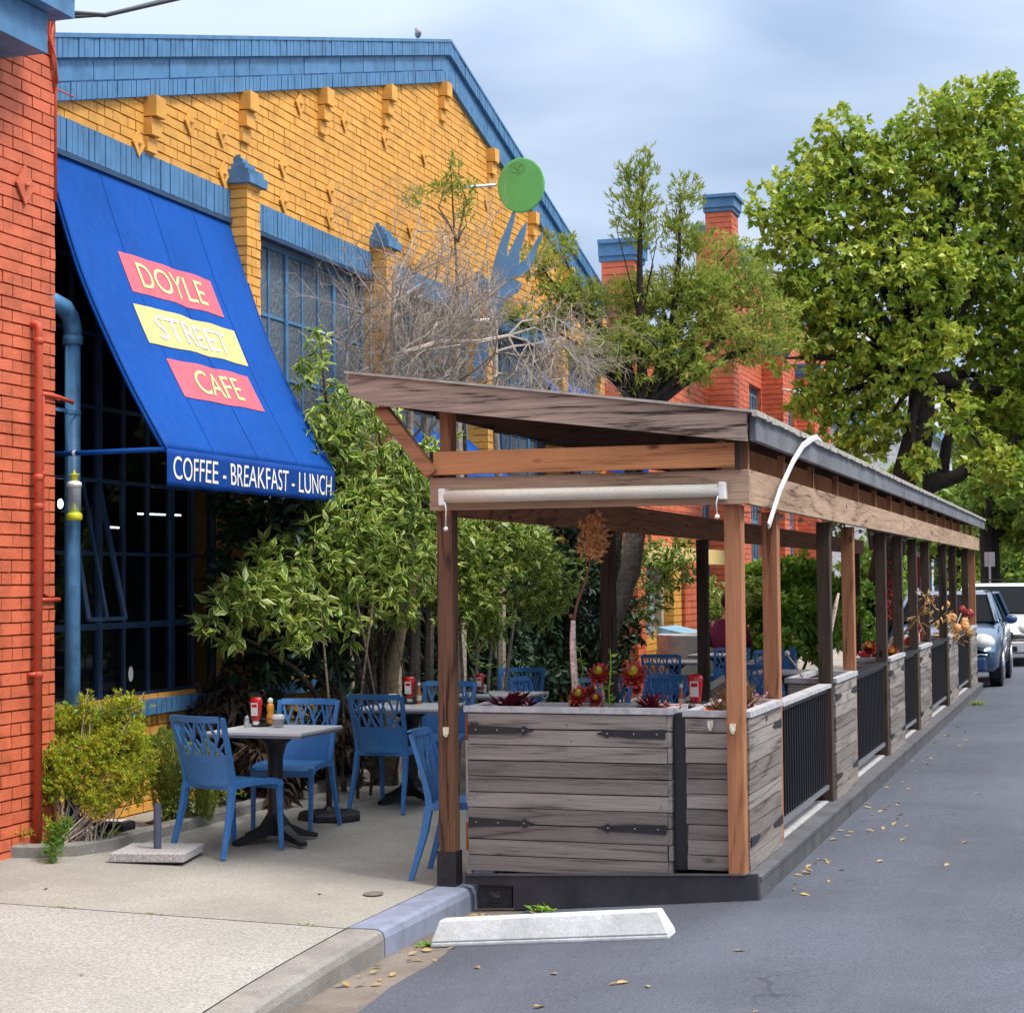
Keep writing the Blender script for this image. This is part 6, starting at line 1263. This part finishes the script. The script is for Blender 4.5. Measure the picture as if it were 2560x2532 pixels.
suv('parked_car', 'silver blue compact suv parked at the curb just beyond the parklet', -2.50, 29.8, C_SILV, C_BLUE, 1.80, 1.52, 4.3, LAMP)
suv('parked_car', 'white suv with a black roof rack parked behind the blue one', -2.12, 37.2, C_WHITE, C_WHITE, 1.84, 1.62, 4.6, LAMP, True)
suv('parked_car', 'dark car far down the curb behind the white suv', -2.4, 47.5, C_BLUE, C_BLUE, 1.78, 1.45, 4.3, LAMP)
t = thing('street_sign', 'grey back of a small rectangular street sign on a pole above the cars', 'sign', (-2.60, 45, 0)); MB().lathe([(.025, 0), (.025, 2.3)], (0, 0, 0), 10).build('pole', M_METAL, t); MB().box(-.12, .12, -.012, -.004, 2.0, 2.34).build('plate', flat('grey_sign_back', (.30, .31, .33), .5, .3), t, bevel=.02)

# ------------------------------------------------------------------ litter, weeds, cracks
def litter_mesh():
    mb = MB(); k = random.uniform(.4, 1.2); mb.v = [(0, -.03, 0), (-.014, -.008, .008 * k), (-.011, .014, .006 * k), (0, .034, .004), (.012, .012, .009 * k), (.015, -.010, .006 * k), (0, 0, .001)]
    mb.f = [(0, 6, 1), (1, 6, 2), (2, 6, 3), (3, 6, 4), (4, 6, 5), (5, 6, 0)]; return mb
LM = [litter_mesh() for _ in range(4)]; lproto = []
for i, m_ in enumerate(LM):
    o = m_.build('fallen_leaf', M_LIT); lproto.append(o); tag(o, 'small dry curled leaf on the asphalt along the parklet', 'leaf', 'fallen leaves on the asphalt')
rr = random.Random(21); spots = []
for k in range(46): y = 10.2 + 12 * rr.random() ** 1.5; spots.append((-1.80 + abs(rr.gauss(0, .13)) + .01, y, 0, 0))
for k in range(12): spots.append((-1.7 + rr.random() * .9, 11 + rr.random() * 9, 0, 0))
for k in range(16): spots.append((-3.46 + abs(rr.gauss(0, .12)), 8.0 + rr.random() * 1.0, 0, 1))
for k in range(14): spots.append((-3.45 + rr.random() * .5, 9.55 + rr.random() * .42, 0, 1))
for k in range(9): spots.append((-3.0 + rr.random() * 1.8, 6.9 + rr.random() * 1.8, 0, 0))
lab_ = {0: ('small dry curled leaf on the asphalt along the parklet', 'fallen leaves on the asphalt'), 1: ('small brown leaf gathered in the gutter by the wheel stop', 'fallen leaves in the gutter')}
used = set()
for k, (x, y, _, g) in enumerate(spots):
    p = lproto[k % 4]
    if k < 4: o = p
    else: o = p.copy(); COL.objects.link(o)
    o.location = (x, y, road_z(x) + .004); o.rotation_euler = (rr.uniform(-.3, .3), rr.uniform(-.3, .3), rr.random() * 6.28); s = rr.uniform(.55, 1.15); o.scale = (s, s, s); o['label'], o['group'] = lab_[g]; o['category'] = 'leaf'
def tuft(lab, x, y, z, n, L, m=M_HEDGE, sx=.02, sy=.02, wr=.12, upk=1.2):
    t = plant('weed_tuft', lab, 'weed', 'weeds in the pavement'); th = RNG.random(n) * 6.283; D = np.stack([np.cos(th), np.sin(th), RNG.random(n) * upk + .15], 1); P = np.array([x, y, z]) + RNG.normal(size=(n, 3)) * np.array([sx, sy, .0]); leaves('leaves', P, D, L * RNG.uniform(.5, 1.2, n), m, t, wr, .3, .3)
tuft('tiny green weed growing at the foot of the dark deck fascia', -3.05, 9.98, -.10, 26, .06, wr=.45); tuft('bright green weed beside the left end of the wheel stop', -3.40, 9.02, -.13, 22, .05, wr=.6, upk=.5)
tuft('yellow green grass tuft at the far foot of the parklet', -1.70, 26.0, 0, 60, .12, M_FERN, wr=.08)
for i, (x, lab) in enumerate(((-6.6, 'leftmost flat weed in the sidewalk joint'), (-6.1, 'second small weed in the sidewalk joint from the left'), (-5.72, 'tiny dark weed in the sidewalk joint below the terrazzo base'), (-5.25, 'flat green weed in the sidewalk joint, third from the left'), (-4.75, 'small dark weed in mid sidewalk joint'))): tuft(lab, x, 8.706 + .11 * (x + 3.7), walk_z(x) - .002, 26, .03, M_NEED, .04, .004, .15, .5)
tuft('thin green weeds in the joint near the painted curb', -3.92, 8.706, .0, 34, .035, M_HEDGE, .06, .004, .12, .9)
tuft('small weed under the feathery bush by the floodlight', -5.99 - .05, 10.36, .16, 24, .09, M_HEDGE, .02, .02, .2, .9)
for (x, y, lab) in ((-4.4, 8.0, 'small yellow green leaf on the coarse concrete foreground'), (-5.6, 8.95, 'brown curled leaf on the sidewalk near the left edge'), (-4.2, 9.5, 'dark speck of a leaf on the smooth sidewalk')):
    o = lproto[1].copy(); COL.objects.link(o); o.location = (x, y if y > 8.2 else 7.35, walk_z(x) + .004); o.scale = (.9, .9, .9); o['label'] = lab; o['category'] = 'leaf'; o['group'] = 'leaves on the sidewalk'
